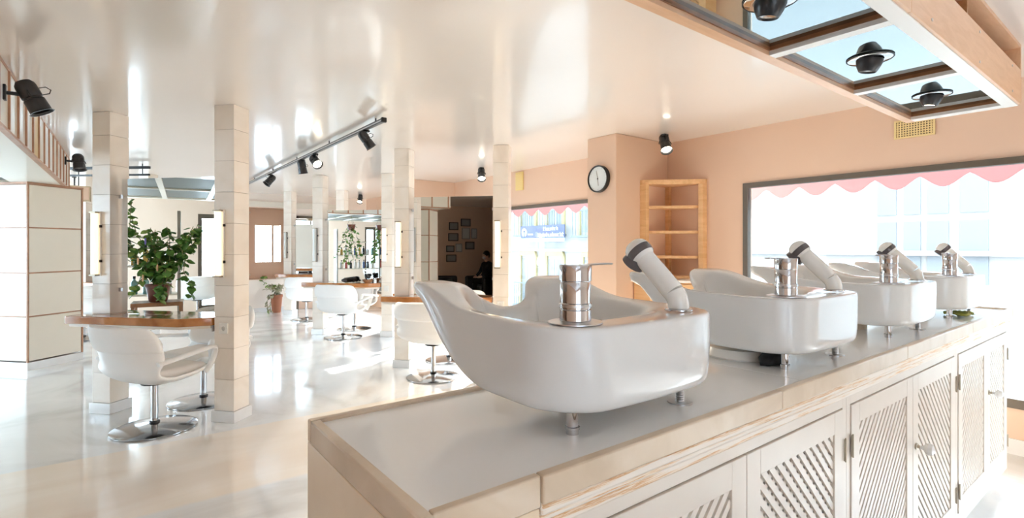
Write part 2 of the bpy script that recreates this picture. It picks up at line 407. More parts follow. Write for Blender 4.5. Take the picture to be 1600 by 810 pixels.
# left and front walls
struct(MB().box(XL - .2, XL, YF, 4.36, 0, ZC).box(XL - .2, XL, 4.74, SW[0], 0, ZC).box(XL - .2, XL, SW[1], YB, 0, ZC).box(XL - .2, XL, SW[0], SW[1], 0, SW[2]).box(XL - .2, XL, SW[0], SW[1], SW[3], ZC).box(XL - .2, XL, 4.36, 4.74, 2.02, ZC).build('wall_left', 'wall_pink_mid'))
struct(MB().box(XL, FW[0], YF - .2, YF, 0, ZC).box(FW[1], XR, YF - .2, YF, 0, ZC).box(FW[0], FW[1], YF - .2, YF, 0, FW[2]).box(FW[0], FW[1], YF - .2, YF, FW[3], ZC).build('wall_front', 'wall_pink_pale'))
rb_ = thing('added_blind', 'added white roller blind over the unseen window behind the camera', 'blind', ((FW[0] + FW[1]) / 2, YF, 0))  # added out of view to dim and spread the fill daylight
hb_ = (FW[1] - FW[0]) / 2
MB().box(-hb_, hb_, -.06, -.058, FW[2] + .02, FW[3] - .03).build('cloth', 'blind_thick', rb_)
MB().cyl((-hb_, -.06, FW[3] - .025), (hb_, -.06, FW[3] - .025), .022, seg=14).build('roller', 'white_paint', rb_)
MB().box(-hb_, hb_, -.066, -.052, FW[2] + .001, FW[2] + .02).build('bottom_bar', 'white_paint', rb_)
for nm_, (a0, a1, z0, z1), mx in (('window_6', SW, Matrix.Translation((XL - .1, 0, 0)) @ Matrix.Rotation(R(90), 4, 'Z')), ('window_7', RW, Matrix.Translation((0, YB + .15, 0)))):  # both window bands are added, unseen, to light the left side
    q = MB(); n_ = 4
    q.box(a0, a1, -.03, .03, z0, z0 + .05, mx).box(a0, a1, -.03, .03, z1 - .05, z1, mx)
    for k in range(n_ + 1): x = a0 + (a1 - a0 - .05) * k / n_; q.box(x, x + .05, -.03, .03, z0 + .05, z1 - .05, mx)
    q = struct(q.build(nm_, 'frame_bronze'))
    for k in range(n_): x = a0 + (a1 - a0 - .05) * k / n_; MB().box(x + .05, x + (a1 - a0 - .05) / n_, -.003, .003, z0 + .05, z1 - .05, mx).build('pane', 'pane', q)
struct(MB().box(-4.75, -4.6, YF, 3.95, 0, ZC).box(-2.02, -1.9, YF, 1.65, 0, ZC).box(-4.6, -1.35, 3.85, 3.95, 0, SZ0).build('wall_partition', 'wall_pink'))  # picture wall, plus two unseen walls added to keep the waiting area dark
dg = struct(MB().box(XL - .1, XL - .04, 4.36, 4.43, 0, 2.02).box(XL - .1, XL - .04, 4.67, 4.74, 0, 2.02).box(XL - .1, XL - .04, 4.43, 4.67, 1.93, 2.02).box(XL - .1, XL - .04, 4.43, 4.67, 0, .12).build('door_2', 'frame_bronze'))
MB().box(XL - .075, XL - .069, 4.43, 4.67, .12, 1.93).build('pane', 'pane', dg)

# ------------------------------------------------------------------ lowered soffit on the left
BA, BB = Vector((-0.536, 3.36, 0)), Vector((-0.445, 8.35, 0))
bd = (BB - BA).normalized(); bl_len = (BB - BA).length
SZ = 2.05
bmx = Matrix.Translation(BA) @ Matrix.Rotation(math.atan2(bd.y, bd.x) - R(90), 4, 'Z')     # local y runs along the beam, +x faces the room
so = thing('lowered_soffit', 'cream lowered soffit with brown upright fins along its edge', 'soffit', (0, 0, 0))
so.matrix_world = bmx
MB().box(-3.4, -.02, 0, bl_len, SZ + .03, ZC - .002).build('core', 'soffit_cream', so)
MB().box(-.45, 0, 0, bl_len, SZ, SZ + .03).build('border', 'soffit_cream', so)
MB().box(-3.4, -3.3, 0, bl_len, SZ, SZ + .03).build('border', 'soffit_cream', so)
pw, pd = 0.55, 1.425
smk = MB().box(-pd / 2 + .03, pd / 2 - .03, -pw / 2 + .03, pw / 2 - .03, 0, .008).mesh('panel', 'smoked')
ny_ = int((bl_len - .1) / pw)
for k in range(2):
    for j in range(ny_): put('panel', smk, so, (-.45 - pd / 2 - k * pd, pw / 2 + j * pw + .1, SZ + .02))
MB().box(-.45 - pd - .03, -.45 - pd + .03, 0, bl_len, SZ, SZ + .03).build('grid_bar', 'soffit_cream', so)
gb = MB().box(-3.3, -.45, -.03, .03, SZ + .002, SZ + .031).mesh('grid_bar', 'soffit_cream')
for j in range(ny_ + 1): put('grid_bar', gb, so, (0, .1 + j * pw, 0))
MB().box(-.03, .006, 0, bl_len, SZ - .006, SZ + .012).build('edge_trim', 'fin_brown', so)
MB().box(-.03, .006, 0, bl_len, ZC - .02, ZC - .002).build('edge_trim', 'fin_brown', so)
fin = MB().box(-.02, .012, -.012, .012, SZ + .012, ZC - .02).mesh('fin', 'fin_brown')
fp = {k: MB().box(-.02, .001, -.15, .15, SZ + .012, ZC - .02).mesh('fascia_panel', k) for k in ('soffit_cream', 'panel_gold', 'panel_white')}
nf = int(bl_len / .325)
for j in range(nf + 1):
    put('fin', fin, so, (0, .05 + j * .325, 0))
    if j < nf:
        k = 'soffit_cream' if j not in (5, 6, 8, 9) else ('panel_gold' if j == 6 else 'panel_white')
        put('fascia_panel', fp[k], so, (0, .05 + .1625 + j * .325, 0))

# panelled square columns carrying the soffit
TD = R(132)
tv = Vector((math.cos(TD), math.sin(TD), 0)); nv = Vector((math.cos(TD + R(90)), math.sin(TD + R(90)), 0))   # along the stations, towards the camera side
def panel_column(corner, label, side=.60):
    # local x = -nv direction (into the column along its right face), local y = tv
    o = thing('panelled_column', label, 'column', corner, 0, 'panelled columns')
    o.rotation_euler = (0, 0, TD - R(90))
    s_ = side
    MB().box(.01, s_ - .01, .01, s_ - .01, .10, SZ - .02).build('core', 'fin_brown', o)
    MB().box(-.004, s_ + .004, -.004, s_ + .004, 0, .085).build('plinth', 'marble_white', o)
    MB().box(-.006, s_ + .006, -.006, s_ + .006, SZ - .022, SZ - .001).build('top_trim', 'fin_brown', o)
    rows = [(.10, .575), (.59, 1.05), (1.065, 1.545), (1.56, SZ - .03)]
    for z0, z1 in rows:
        for f in range(4):
            a = MB(); mx = Matrix.Translation((s_ / 2, s_ / 2, 0)) @ Matrix.Rotation(R(90 * f), 4, 'Z')
            a.box(-s_ / 2 + .018, s_ / 2 - .018, -s_ / 2, -s_ / 2 + .01, z0, z1, mx).build('panel', 'panel_cream', o, bevel=.003)
    for x, y_ in ((0, 0), (s_, 0), (0, s_), (s_, s_)):
        MB().box(x - .012 if x else -.004, x + .004 if x else .012, y_ - .012 if y_ else -.004, y_ + .004 if y_ else .012, .085, SZ - .022).build('corner_trim', 'fin_brown', o)
    return o
panel_column((-0.75, 7.64, 0), 'cream panelled column with brown trim standing on the white floor')
panel_column((-1.15, 3.35, 0), 'cream panelled column seen only in the mirror near the waiting area', .5)

# ------------------------------------------------------------------ outside: facade, awnings, street
FX = 11.6
fa = thing('town_house', 'white house across the street with yellow arched window surrounds', 'building', (FX, 0, -3))
MB().box(0, 1.0, -12, 34, 0, 6.2).build('wall', 'facade', fa)
MB().box(-.12, 0, -12, 34, 4.18, 4.27).build('ledge', 'facade', fa)
def arch_window(y, z0, z1, wd, nm='window', surround='facade_yellow'):
    h = wd / 2
    o = MB().box(-.02, 0, y - h, y + h, z0, z1).build(nm, 'facade', fa)
    pts = [(y - h - .12, z0), (y - h - .12, z1 - .1), (y - h + .06, z1 + .14), (y + h - .06, z1 + .14), (y + h + .12, z1 - .1), (y + h + .12, z0), (y + h, z0), (y + h, z1), (y - h, z1), (y - h, z0)]
    mx = Matrix(((0, 0, 1, 0), (1, 0, 0, 0), (0, 1, 0, 0), (0, 0, 0, 1)))
    q = MB(); q.prism(pts[:3] + [(y - h, z1 + .14 - .14)] , -.08, 0, mx) if 0 else None
    q = MB()
    q.box(-.08, 0, y - h - .12, y - h, z0, z1).box(-.08, 0, y + h, y + h + .12, z0, z1)
    q.prism([(y - h - .12, z1), (y + h + .12, z1), (y + h + .02, z1 + .22), (y - h - .02, z1 + .22)], -.1, 0, mx)
    q.build('surround', surround, o)
    for k in (-1, 1):
        MB().box(-.03, -.02, y + k * h * .5 - h * .42, y + k * h * .5 + h * .42, z0 + .1, z1 - .1).build('pane', 'facade_glass', o)
    rl = MB().box(-.3, -.27, y - h - .15, y + h + .15, z0 + .75, z0 + .79)
    for k in range(9): rl.box(-.29, -.275, y - h - .12 + k * (2 * h + .24) / 8 - .008, y - h - .12 + k * (2 * h + .24) / 8 + .008, z0, z0 + .75)
    rl.box(-.32, 0, y - h - .16, y + h + .16, z0 - .06, z0)
    rl.build('balcony_rail', 'iron', o)
for y in (9.5, 11.05, 12.75, 14.15):
    arch_window(y, 2.3, 4.02, .72)
for y in (12.75, 14.15):
    arch_window(y, 4.75, 6.1, .72)
for y in (11.1, 9.3):
    arch_window(y, 4.68, 6.1, .9)
# glazed bay seen through the first window
for y0, y1 in ((2.03, 2.40), (2.55, 2.85), (2.95, 3.2), (3.32, 3.62)):
    MB().box(-.03, 0, y0, y1, 4.93, 5.6).build('window', 'facade_blind', fa)
    MB().box(-.03, 0, y0, y1, 3.7, 4.8).build('window', 'facade_blind', fa)
sg = thing('street_sign', 'long blue sign board with white lettering on the white house opposite', 'sign', (FX - .36, 0, 0))
MB().box(-.03, 0, 11.92, 14.12, 1.62, 2.04).build('board', 'sign_blue', sg)
MB().box(-.032, 0, 11.92, 14.12, 1.50, 1.62).build('lower_strip', 'sign_pale', sg)
lt = random.Random(3)
def letters(y0, y1, z0, z1):
    y = y0
    while y > y1:
        wd = lt.uniform(.05, .085); hh = (z1 - z0) * lt.choice((.72, .72, 1))
        q = MB(); t = .018
        q.box(-.045, -.03, y - t, y, z0, z0 + hh)
        k = lt.randint(0, 3)
        if k != 1: q.box(-.045, -.03, y - wd, y - wd + t, z0, z0 + (z1 - z0) * .72)
        if k != 2: q.box(-.045, -.03, y - wd + t, y - t, z0 + (z1 - z0) * .72 - t, z0 + (z1 - z0) * .72)
        if k != 3: q.box(-.045, -.03, y - wd + t, y - t, z0, z0 + t)
        q.build('letter', 'sign_white', sg); y -= wd + .022
letters(12.92, 12.25, 1.86, 1.99)
letters(13.2, 11.97, 1.66, 1.80)
letters(13.72, 13.5, 1.72, 1.80)
q = MB(); q.lathe([(.14, 0), (.14, .01)], 24, Matrix.Translation((-.031, 13.92, 1.82)) @ Matrix.Rotation(R(-90), 4, 'Y')); q.build('emblem', 'sign_white', sg)
MB().box(-.05, -.041, 13.90, 13.94, 1.66, 1.88).box(-.05, -.041, 13.86, 13.98, 1.84, 1.87).build('emblem_mark', 'sign_blue', sg)
struct(MB().box(XR + .002, XR + .15, -12, 34, ZC + .101, 14).box(XR + .002, XR + .15, -12, 34, -3, -.121).build('wall_outer_added', 'facade'))  # unseen building mass added to cut skylight on the house opposite
st = MB().box(XR + .16, FX, -12, 34, -3.1, -3).build('street', 'street'); struct(st)
def awning(y0, y1, label):
    o = thing('awning', label, 'awning', (0, 0, 0), 0, 'red awnings over the windows')
    MB().add([(XR + .17, y0, 2.44), (XR + .17, y1, 2.44), (5.5, y1, 2.12), (5.5, y0, 2.12), (XR + .17, y0, 2.45), (XR + .17, y1, 2.45), (5.505, y1, 2.13), (5.505, y0, 2.13)],
             [(0, 1, 2, 3), (7, 6, 5, 4), (0, 3, 7, 4), (1, 5, 6, 2), (2, 6, 7, 3), (0, 4, 5, 1)]).build('canopy', 'awning_cloth', o)
    nseg = int((y1 - y0) / .325) * 10; v = []; f = []
    for i in range(nseg + 1):
        yy = y0 + (y1 - y0) * i / nseg; zz = 1.95 - .10 * abs(math.cos(math.pi * i / 10)) ** 1.4
        v += [(5.5, yy, 2.13), (5.5, yy, zz), (5.506, yy, 2.13), (5.506, yy, zz)]
    for i in range(nseg):
        a = 4 * i; f += [(a, a + 4, a + 5, a + 1), (a + 2, a + 3, a + 7, a + 6), (a + 1, a + 5, a + 7, a + 3)]
    MB().add(v, f).build('valance', 'awning_cloth', o)
    MB().cyl((5.5, y0, 2.13), (5.5, y1, 2.13), .014, seg=8).build('front_bar', 'white_paint', o)
awning(-2.4, 2.9, 'red scalloped awning outside the window behind the basins')
awning(3.5, 7.7, 'red scalloped awning outside the window left of the wall clock')
awning(7.95, 11.4, 'red scalloped awning outside the farthest window')

# ================================================================== WASH COUNTER
CX0, CX1, CY0, CY1, CT = 0.31, 4.0, 0.596, 1.086, 1.0
wc = thing('wash_counter', 'long marble topped counter with beige stone edging carrying the basins', 'counter', (0, 0, 0))
for x0, x1 in ((CX0 + .02, 1.45), (1.452, 2.75), (2.752, CX1 - .02)):
    MB().box(x0, x1, CY0 + .02, CY1 - .02, CT - .04, CT - .007).build('worktop_slab', 'marble_top', wc)
MB().box(CX0, CX1, CY1 - .02, CY1, CT - .045, CT).build('back_edging', 'marble_edge', wc, bevel=.003)
MB().box(CX0, CX0 + .02, CY0, CY1 - .02, CT - .045, CT).build('end_edging', 'marble_edge', wc, bevel=.003)
MB().box(CX1 - .02, CX1, CY0, CY1 - .02, CT - .045, CT).build('end_edging', 'marble_edge', wc, bevel=.003)
ex = [CX0 + .02, .517, 1.28, 2.2, 3.1, CX1 - .02]
for k in range(len(ex) - 1):
    o = MB().box(ex[k] + .0008, ex[k + 1] - .0008, CY0 + (0.004 if k == 0 else 0), CY0 + .02, CT - .045 if k else CT - .05, CT).build('front_edging', 'marble_edge', wc, bevel=.003)
MB().box(CX0, CX0 + .02, CY0 + .002, CY1, 0, CT - .046).build('end_panel', 'marble_beige', wc, bevel=.002)
MB().box(CX0 + .0205, .515, CY0 + .006, CY0 + .026, 0, CT - .051).build('return_panel', 'marble_beige', wc, bevel=.002)
MB().box(CX0 + .0205, CX1, CY1 - .02, CY1 - .002, 0, CT - .046).build('back_panel', 'marble_beige', wc)
for z0, z1, yy in ((.936, .9545, CY0 + .004), (.922, .935, CY0 + .012), (.902, .921, CY0 + .018)):
    MB().box(.518, CX1 - .004, yy, CY0 + .05, z0, z1).build('moulding', 'worn_moulding', wc, bevel=.004)
MB().box(.56, CX1 - .05, .68, 1.05, 0, .098).build('plinth', 'cabinet_paint', wc)

# ---- lattice-door cabinets under the counter
FY = 0.618                                                             # front of the doors
def slat_mesh(cache={}):
    def get(l):
        k = round(l, 3)
        if k not in cache: cache[k] = MB().box(-k / 2, k / 2, -.003, .003, -.0085, .0085).mesh('slat', 'cabinet_paint')
        return cache[k]
    return get
slat = slat_mesh()
knob_m = MB().lathe([(.005, 0), (.008, .012), (.017, .018), (.022, .028), (.018, .040), (.006, .045)], 20).mesh('knob', 'porcelain', True)
knob_s = MB().lathe([(.012, 0), (.012, .004), (.006, .006), (.006, .014)], 16).mesh('knob_stem', 'brass', True)
hinge_m = MB().box(-.0045, .0045, -.003, 0, -.032, .032).cyl((0, -.0035, -.035), (0, -.0035, .035), .0025, seg=8).mesh('hinge', 'brass')
def lattice(door, x0, x1, z0, z1, sgn, y):
    """bars at 45 degrees clipped to the opening"""
    w_, h_ = x1 - x0, z1 - z0; pit = .039; c_ = -h_ if sgn > 0 else 0
    vals = []; k = c_ + pit * .4
    end = w_ if sgn > 0 else w_ + h_
    while k < end:
        # line: x - sgn*z = k  (local, from lower left corner)
        pts = []
        for z in (0, h_):
            x = k + sgn * z
            if -1e-9 <= x <= w_ + 1e-9: pts.append((x, z))
        for x in (0, w_):
            z = (x - k) / sgn
            if 0 < z < h_: pts.append((x, z))
        if len(pts) >= 2:
            a = min(pts); b = max(pts); l = math.hypot(b[0] - a[0], b[1] - a[1])
            if l > .02:
                l = round(l + .004, 3)
                put('slat', slat(l), door, (x0 + (a[0] + b[0]) / 2, y, z0 + (a[1] + b[1]) / 2), (0, -math.atan2(b[1] - a[1], b[0] - a[0]), 0))
        k += pit
def cabinet(x0, x1, xm, label):
    o = thing('wash_cabinet', label, 'cabinet', (x0, FY, .1), 0, 'lattice door cabinets under the counter')
    W = x1 - x0; Dm = .43; H = .80
    MB().box(0, .018, .026, Dm, 0, H).box(W - .018, W, .026, Dm, 0, H).box(.018, W - .018, .026, Dm, 0, .018).box(.018, W - .018, Dm - .01, Dm, .018, H).build('body', 'cabinet_inside', o)
    MB().box(0, .028, .004, .026, 0, H).box(W - .028, W, .004, .026, 0, H).box(.028, W - .028, .004, .026, .772, H).box(.028, W - .028, .004, .026, 0, .062).build('face_frame', 'cabinet_paint', o, bevel=.001)
    for i, (a, b) in enumerate(((.03, xm - x0 - .0015), (xm - x0 + .0015, W - .03))):
        d = thing('x', 'x', 'x'); bpy.data.objects.remove(d)
        z0, z1 = .064, .769; t = .062
        q = MB().box(a, a + t, 0, .022, z0, z1).box(b - t, b, 0, .022, z0, z1).box(a + t, b - t, 0, .022, z0, z0 + t).box(a + t, b - t, 0, .022, z1 - t, z1)
        dr = q.build('door', 'cabinet_paint', o, bevel=.0015)
        ox0, ox1, oz0, oz1 = a + t, b - t, z0 + t, z1 - t
        sg_ = 1 if i == 0 else -1
        lattice(dr, ox0, ox1, oz0, oz1, sg_, .0075)
        lattice(dr, ox0, ox1, oz0, oz1, -sg_, .0145)
        hx = a - .003 if i == 0 else b + .003
        for hz in (z0 + .1, z1 - .12): put('hinge', hinge_m, dr, (hx, -.001, hz))
        if i == 1:
            put('knob_stem', knob_s, dr, (a + .03, 0, .505), (R(90), 0, 0)); put('knob', knob_m, dr, (a + .03, -.012, .505), (R(90), 0, 0))
    return o
cabinet(.545, 1.735, 1.155, 'cream cabinet with lattice doors under the nearest basin')
cabinet(1.736, 2.935, 2.337, 'cream cabinet with lattice doors in the middle under the counter')
cabinet(2.936, 3.99, 3.50, 'cream cabinet with lattice doors at the window end of the counter')

# ---- porcelain backwash basins
def basin_mesh():
    NB = 72; hw, D = .262, .590; cyc = .27
    def outline():
        pts = []
        # rounded rectangle, dense at the corners; front (y=0) radius .12, back radius .07
        def arc(cx_, cy_, r_, a0, a1, n):
            for i in range(n): 
                a = R(a0 + (a1 - a0) * i / n); pts.append((cx_ + r_ * math.cos(a), cy_ + r_ * math.sin(a)))
        rf, rb = .115, .045
        def line(p, q, n):
            for i in range(n): pts.append((p[0] + (q[0] - p[0]) * i / n, p[1] + (q[1] - p[1]) * i / n))
        line((-hw + rf, 0), (hw - rf, 0), 10); arc(hw - rf, rf, rf, -90, 0, 9)
        line((hw, rf), (hw, D - rb), 12); arc(hw - rb, D - rb, rb, 0, 90, 6)
        line((hw - rb, D), (-hw + rb, D), 20); arc(-hw + rb, D - rb, rb, 90, 180, 6)
        line((-hw, D - rb), (-hw, rf), 12); arc(-hw + rf, rf, rf, 180, 270, 9)
        out = []
        for x, y in pts:
            bow = -.018 * (1 - (x / hw) ** 2) * (1 - smooth01(0, .1, y))
            if y > D - .03: y -= .085 * (1 - smooth01(.05, .145, abs(x)))
            out.append((x, y + bow))
        return out
    O = outline(); n = len(O)
    def rim(x, y):
        b = .166 + .004 * smooth01(.1, .3, y)
        ear = .052 * smooth01(.30, .54, y) * smooth01(.03, .18, abs(x)) - .024 * smooth01(.36, .47, y) * (1 - smooth01(.0, .14, abs(x)))
        return b + ear
    def zb(x, y):
        z = 0.0 if y < .25 else .205 * ((y - .25) / .305) ** 1.9
        return min(z, rim(x, y) - .05)
    def sc(p, s, c=(0, .25)): return (c[0] + (p[0] - c[0]) * s, c[1] + (p[1] - c[1]) * s)
    # inner bowl outline
    I = []
    for x, y in O:
        a = math.atan2((y - .30) / .24, x / .24)
        ca, sa = math.cos(a), math.sin(a); e = 2 / 2.8
        ix = .205 * abs(ca) ** e * (1 if ca > 0 else -1); iy = .30 + (.205 if sa > 0 else .185) * abs(sa) ** e * (1 if sa > 0 else -1)
        I.append((ix, min(iy, y - .025) if y > .45 else iy))
    rings = []
    def ring(f): rings.append([f(O[i], I[i]) for i in range(n)])
    ring(lambda o, q: (*sc(o, .45), zb(*sc(o, .45))))
    ring(lambda o, q: (*sc(o, .80), zb(*sc(o, .80))))
    ring(lambda o, q: (*sc(o, .93), zb(*sc(o, .93)) + .002))
    ring(lambda o, q: (*sc(o, .978), zb(*sc(o, .978)) + .013))
    ring(lambda o, q: (*sc(o, .992), min(zb(*o) + .034, rim(*o) - .026)))
    ring(lambda o, q: (*sc(o, .998), (zb(*o) + rim(*o)) / 2 + .01))
    ring(lambda o, q: (*o, rim(*o) - .014))
    ring(lambda o, q: (*sc(o, .994), rim(*o) - .004))
    ring(lambda o, q: (*sc(o, .978), rim(*o)))
    def mix(o, q, t): return (o[0] + (q[0] - o[0]) * t, o[1] + (q[1] - o[1]) * t)
    ring(lambda o, q: (*mix(o, q, .5), rim(*mix(o, q, .2)) - .003))
    ring(lambda o, q: (*mix(o, q, .9), rim(*mix(o, q, .45)) - .006))
    ring(lambda o, q: (*sc(q, .97, (0, .3)), min(rim(*mix(o, q, .6)), .19) - .022))
    ring(lambda o, q: (*sc(q, .86, (0, .3)), .105))
    ring(lambda o, q: (*sc(q, .68, (0, .3)), .055))
    ring(lambda o, q: (*sc(q, .35, (0, .3)), .036))
    v = [p_ for r_ in rings for p_ in r_]; f = []
    for j in range(len(rings) - 1):
        for i in range(n):
            k = (i + 1) % n; f.append((j * n + i, j * n + k, (j + 1) * n + k, (j + 1) * n + i))
    v.append((0, .25, 0)); c0 = len(v) - 1; v.append((0, .3, .033)); c1 = len(v) - 1
    for i in range(n):
        k = (i + 1) % n; f.append((c0, k, i)); o = (len(rings) - 1) * n; f.append((c1, o + i, o + k))
    me = MB().add(v, f).mesh('bowl', 'porcelain', True, 180)
    return me
bowl_me = basin_mesh()
leg_me = MB().lathe([(.0125, 0), (.0125, .008), (.0145, .009), (.0145, .014), (.0115, .015), (.0115, .05)], 18).mesh('leg', 'chrome', True)
th = [(.0085, 0)]
for k in range(9): th += [(.0085, .002 + k * .005), (.0098, .0045 + k * .005)]
leg_t = MB().lathe(th + [(.0085, .05)], 14).lathe([(.028, .0), (.028, .003), (.012, .0035)], 20).mesh('threaded_leg', 'steel', True)
drain_me = MB().lathe([(.105, 0), (.11, .006), (.10, .03), (.06, .036)], 32).mesh('drain_tray', 'hose_plastic', True)
pipe_me = MB().lathe([(.034, 0), (.034, .042)], 20).mesh('drain_pipe', 'marble_edge', True)
waste_me = MB().lathe([(.028, 0), (.028, .004), (.018, .005), (.016, .002)], 20).mesh('waste', 'chrome', True)
plate_me = MB().lathe([(.052, 0), (.052, .002), (.046, .0035)], 32).mesh('cover_plate', 'steel', True)
body_p = [(.029, 0), (.0305, .002), (.0305, .022), (.029, .0235), (.029, .025), (.0315, .026), (.0315, .034), (.0295, .0355), (.0295, .073), (.0285, .0745), (.0285, .076), (.031, .0775), (.031, .105), (.0295, .108), (.004, .1085)]
faucet_me = MB().lathe(body_p, 40).mesh('tap_body', 'chrome', True)
lev = MB(); lev.tube([(.01, 0, .106), (.03, 0, .1075), (.05, 0, .1085), (.07, 0, .109), (.078, 0, .1085)], .0022, .011, 12, Vector((0, 0, 1)))
lever_me = lev.mesh('tap_lever', 'chrome', True)
ring_me = MB().lathe([(.0316, .0275), (.0318, .03), (.0316, .0325)], 40, caps=False).mesh('tap_ring', 'steel', True)
# hand shower: local z up at the deck, leaning towards +y
hs_base = MB().lathe([(.031, 0), (.031, .003), (.025, .006)], 28).mesh('shower_socket', 'chrome', True)
hs = MB(); hs.tube([(0, 0, .004), (0, .0, .014), (0, .003, .026), (0, .012, .040)], .0245, .0235, 24)
hs_foot = hs.mesh('shower_elbow', 'hose_plastic', True)
hs = MB(); hs.tube([(0, .0125, .0405), (0, .04, .069), (0, .07, .099), (0, .090, .119)], .0245, .0245, 24)
hs_handle = hs.mesh('shower_handle', 'hose_plastic', True)
hmx = Matrix.Translation((0, .100, .129)) @ Matrix.Rotation(R(-45), 4, 'X')
hs_head = MB().lathe([(.0245, -.018), (.0295, -.010), (.0315, .0), (.0315, .012), (.028, .022), (.020, .030), (.010, .034), (.002, .035)], 32, hmx).mesh('shower_head', 'hose_plastic', True)
hs_band = MB().lathe([(.0302, -.010), (.0322, -.002), (.0324, .005), (.0320, .009)], 32, hmx, caps=False).mesh('head_band', 'dark_grey', True)
fmx = Matrix.Translation((0, .106, .120)) @ Matrix.Rotation(R(-140), 4, 'X')
hs_face = MB().lathe([(.026, .0), (.0275, .016), (.0285, .019), (.0285, .025), (.025, .027), (.002, .027)], 28, fmx).mesh('spray_face', 'dark_grey', True)
BX0, BSP, BY0 = 0.870, 0.854, 0.652
blabels = ['white porcelain backwash basin nearest to the camera, at the bare end of the counter',
           'white porcelain backwash basin second from the bare counter end, over the black rag',
           'white porcelain backwash basin third from the bare counter end',
           'white porcelain backwash basin farthest away, beside the bright window']
for i in range(4):
    bz = CT - .007
    o = thing('backwash_basin', blabels[i], 'basin', (BX0 + BSP * i, BY0, bz), 0, 'backwash basins on the counter')
    bo = put('bowl', bowl_me, o, (0, 0, .045)); sb = bo.modifiers.new('s', 'SUBSURF'); sb.levels = 1; sb.render_levels = 2
    put('leg', leg_me, o, (-.178, .062, 0)); put('threaded_leg', leg_t, o, (.155, .055, 0))
    put('drain_pipe', pipe_me, o, (-.02, .22, 0), scale=(1, 1, 1.15))
    if i == 1: put('drain_tray', drain_me, o, (-.10, .24, 0.0))
    put('waste', waste_me, bo, (0, .3, .034))
    ph = (-10, 172, 176, 180)[i]
    t_ = thing('mixer_tap', ['chrome mixer tap with lever on the nearest basin', 'chrome mixer tap on the second basin', 'chrome mixer tap on the third basin', 'chrome mixer tap on the farthest basin'][i], 'tap', (BX0 + BSP * i - .170, BY0 + .062, bz + .045 + .166), 0, 'chrome basin taps')
    put('cover_plate', plate_me, t_, (0, 0, 0)); bd_ = put('tap_body', faucet_me, t_, (0, 0, .003))
    put('tap_lever', lever_me, t_, (0, 0, .003), (0, 0, R(ph - 5))); put('tap_ring', ring_me, bd_)
    h_ = thing('hand_shower', ['white hand shower with dark grey band on the nearest basin', 'white hand shower with dark band on the second basin', 'white hand shower with dark band on the third basin', 'white hand shower with dark band on the farthest basin'][i], 'shower', (BX0 + BSP * i + .150, BY0 + .055, bz + .045 + .166), R((6, 8, 14, 24)[i]), 'white hand showers')
    put('shower_socket', hs_base, h_); put('shower_elbow', hs_foot, h_); hh = put('shower_handle', hs_handle, h_)
    hd = put('shower_head', hs_head, h_); put('head_band', hs_band, hd); put('spray_face', hs_face, hd)
# cloth things on the counter
def crumple(name, mt, cx_, cy_, z, rx, ry, rz_, seed, label, cat):
    rr = random.Random(seed); b = bmesh.new(); bmesh.ops.create_icosphere(b, subdivisions=3, radius=1)
    ph = [rr.uniform(0, 6) for _ in range(6)]
    for v in b.verts:
        k = 1 + .22 * math.sin(5 * v.co.x + ph[0]) * math.cos(4 * v.co.y + ph[1]) + .16 * math.sin(9 * v.co.y + ph[2] + 4 * v.co.z)
        v.co = Vector((v.co.x * rx * k, v.co.y * ry * k, max(0, (v.co.z + .55)) * rz_ * k))
    me = bpy.data.meshes.new(name); b.to_mesh(me); b.free(); me.materials.append(M[mt])
    for p_ in me.polygons: p_.use_smooth = True
    return tag(put(name, me, None, (cx_, cy_, z)), label, cat)
crumple('rag', 'rag_black', 1.585, .765, CT - .006, .06, .028, .025, 2, 'crumpled black rag under the second basin', 'rag')
gl_ = thing('rubber_glove', 'olive green rubber glove lying under the farthest basin', 'glove', (3.42, .70, CT - .006), R(10))
q = MB(); q.ball((0, 0, .013), .045, 16, 8, (1.2, .8, .28)).build('palm', 'glove_green', gl_, True, sub=1)
for k, (ang, l) in enumerate(((-28, .05), (-8, .07), (10, .066), (28, .055), (75, .045))):
    a = R(ang); MB().tube([(.035 * math.cos(a), .03 * math.sin(a), .012), (.035 * math.cos(a) + l * .5 * math.cos(a), .03 * math.sin(a) + l * .5 * math.sin(a), .016), (.035 * math.cos(a) + l * math.cos(a), .03 * math.sin(a) + l * math.sin(a), .010)], .009, .008, 8).build('finger', 'glove_green', gl_, True)

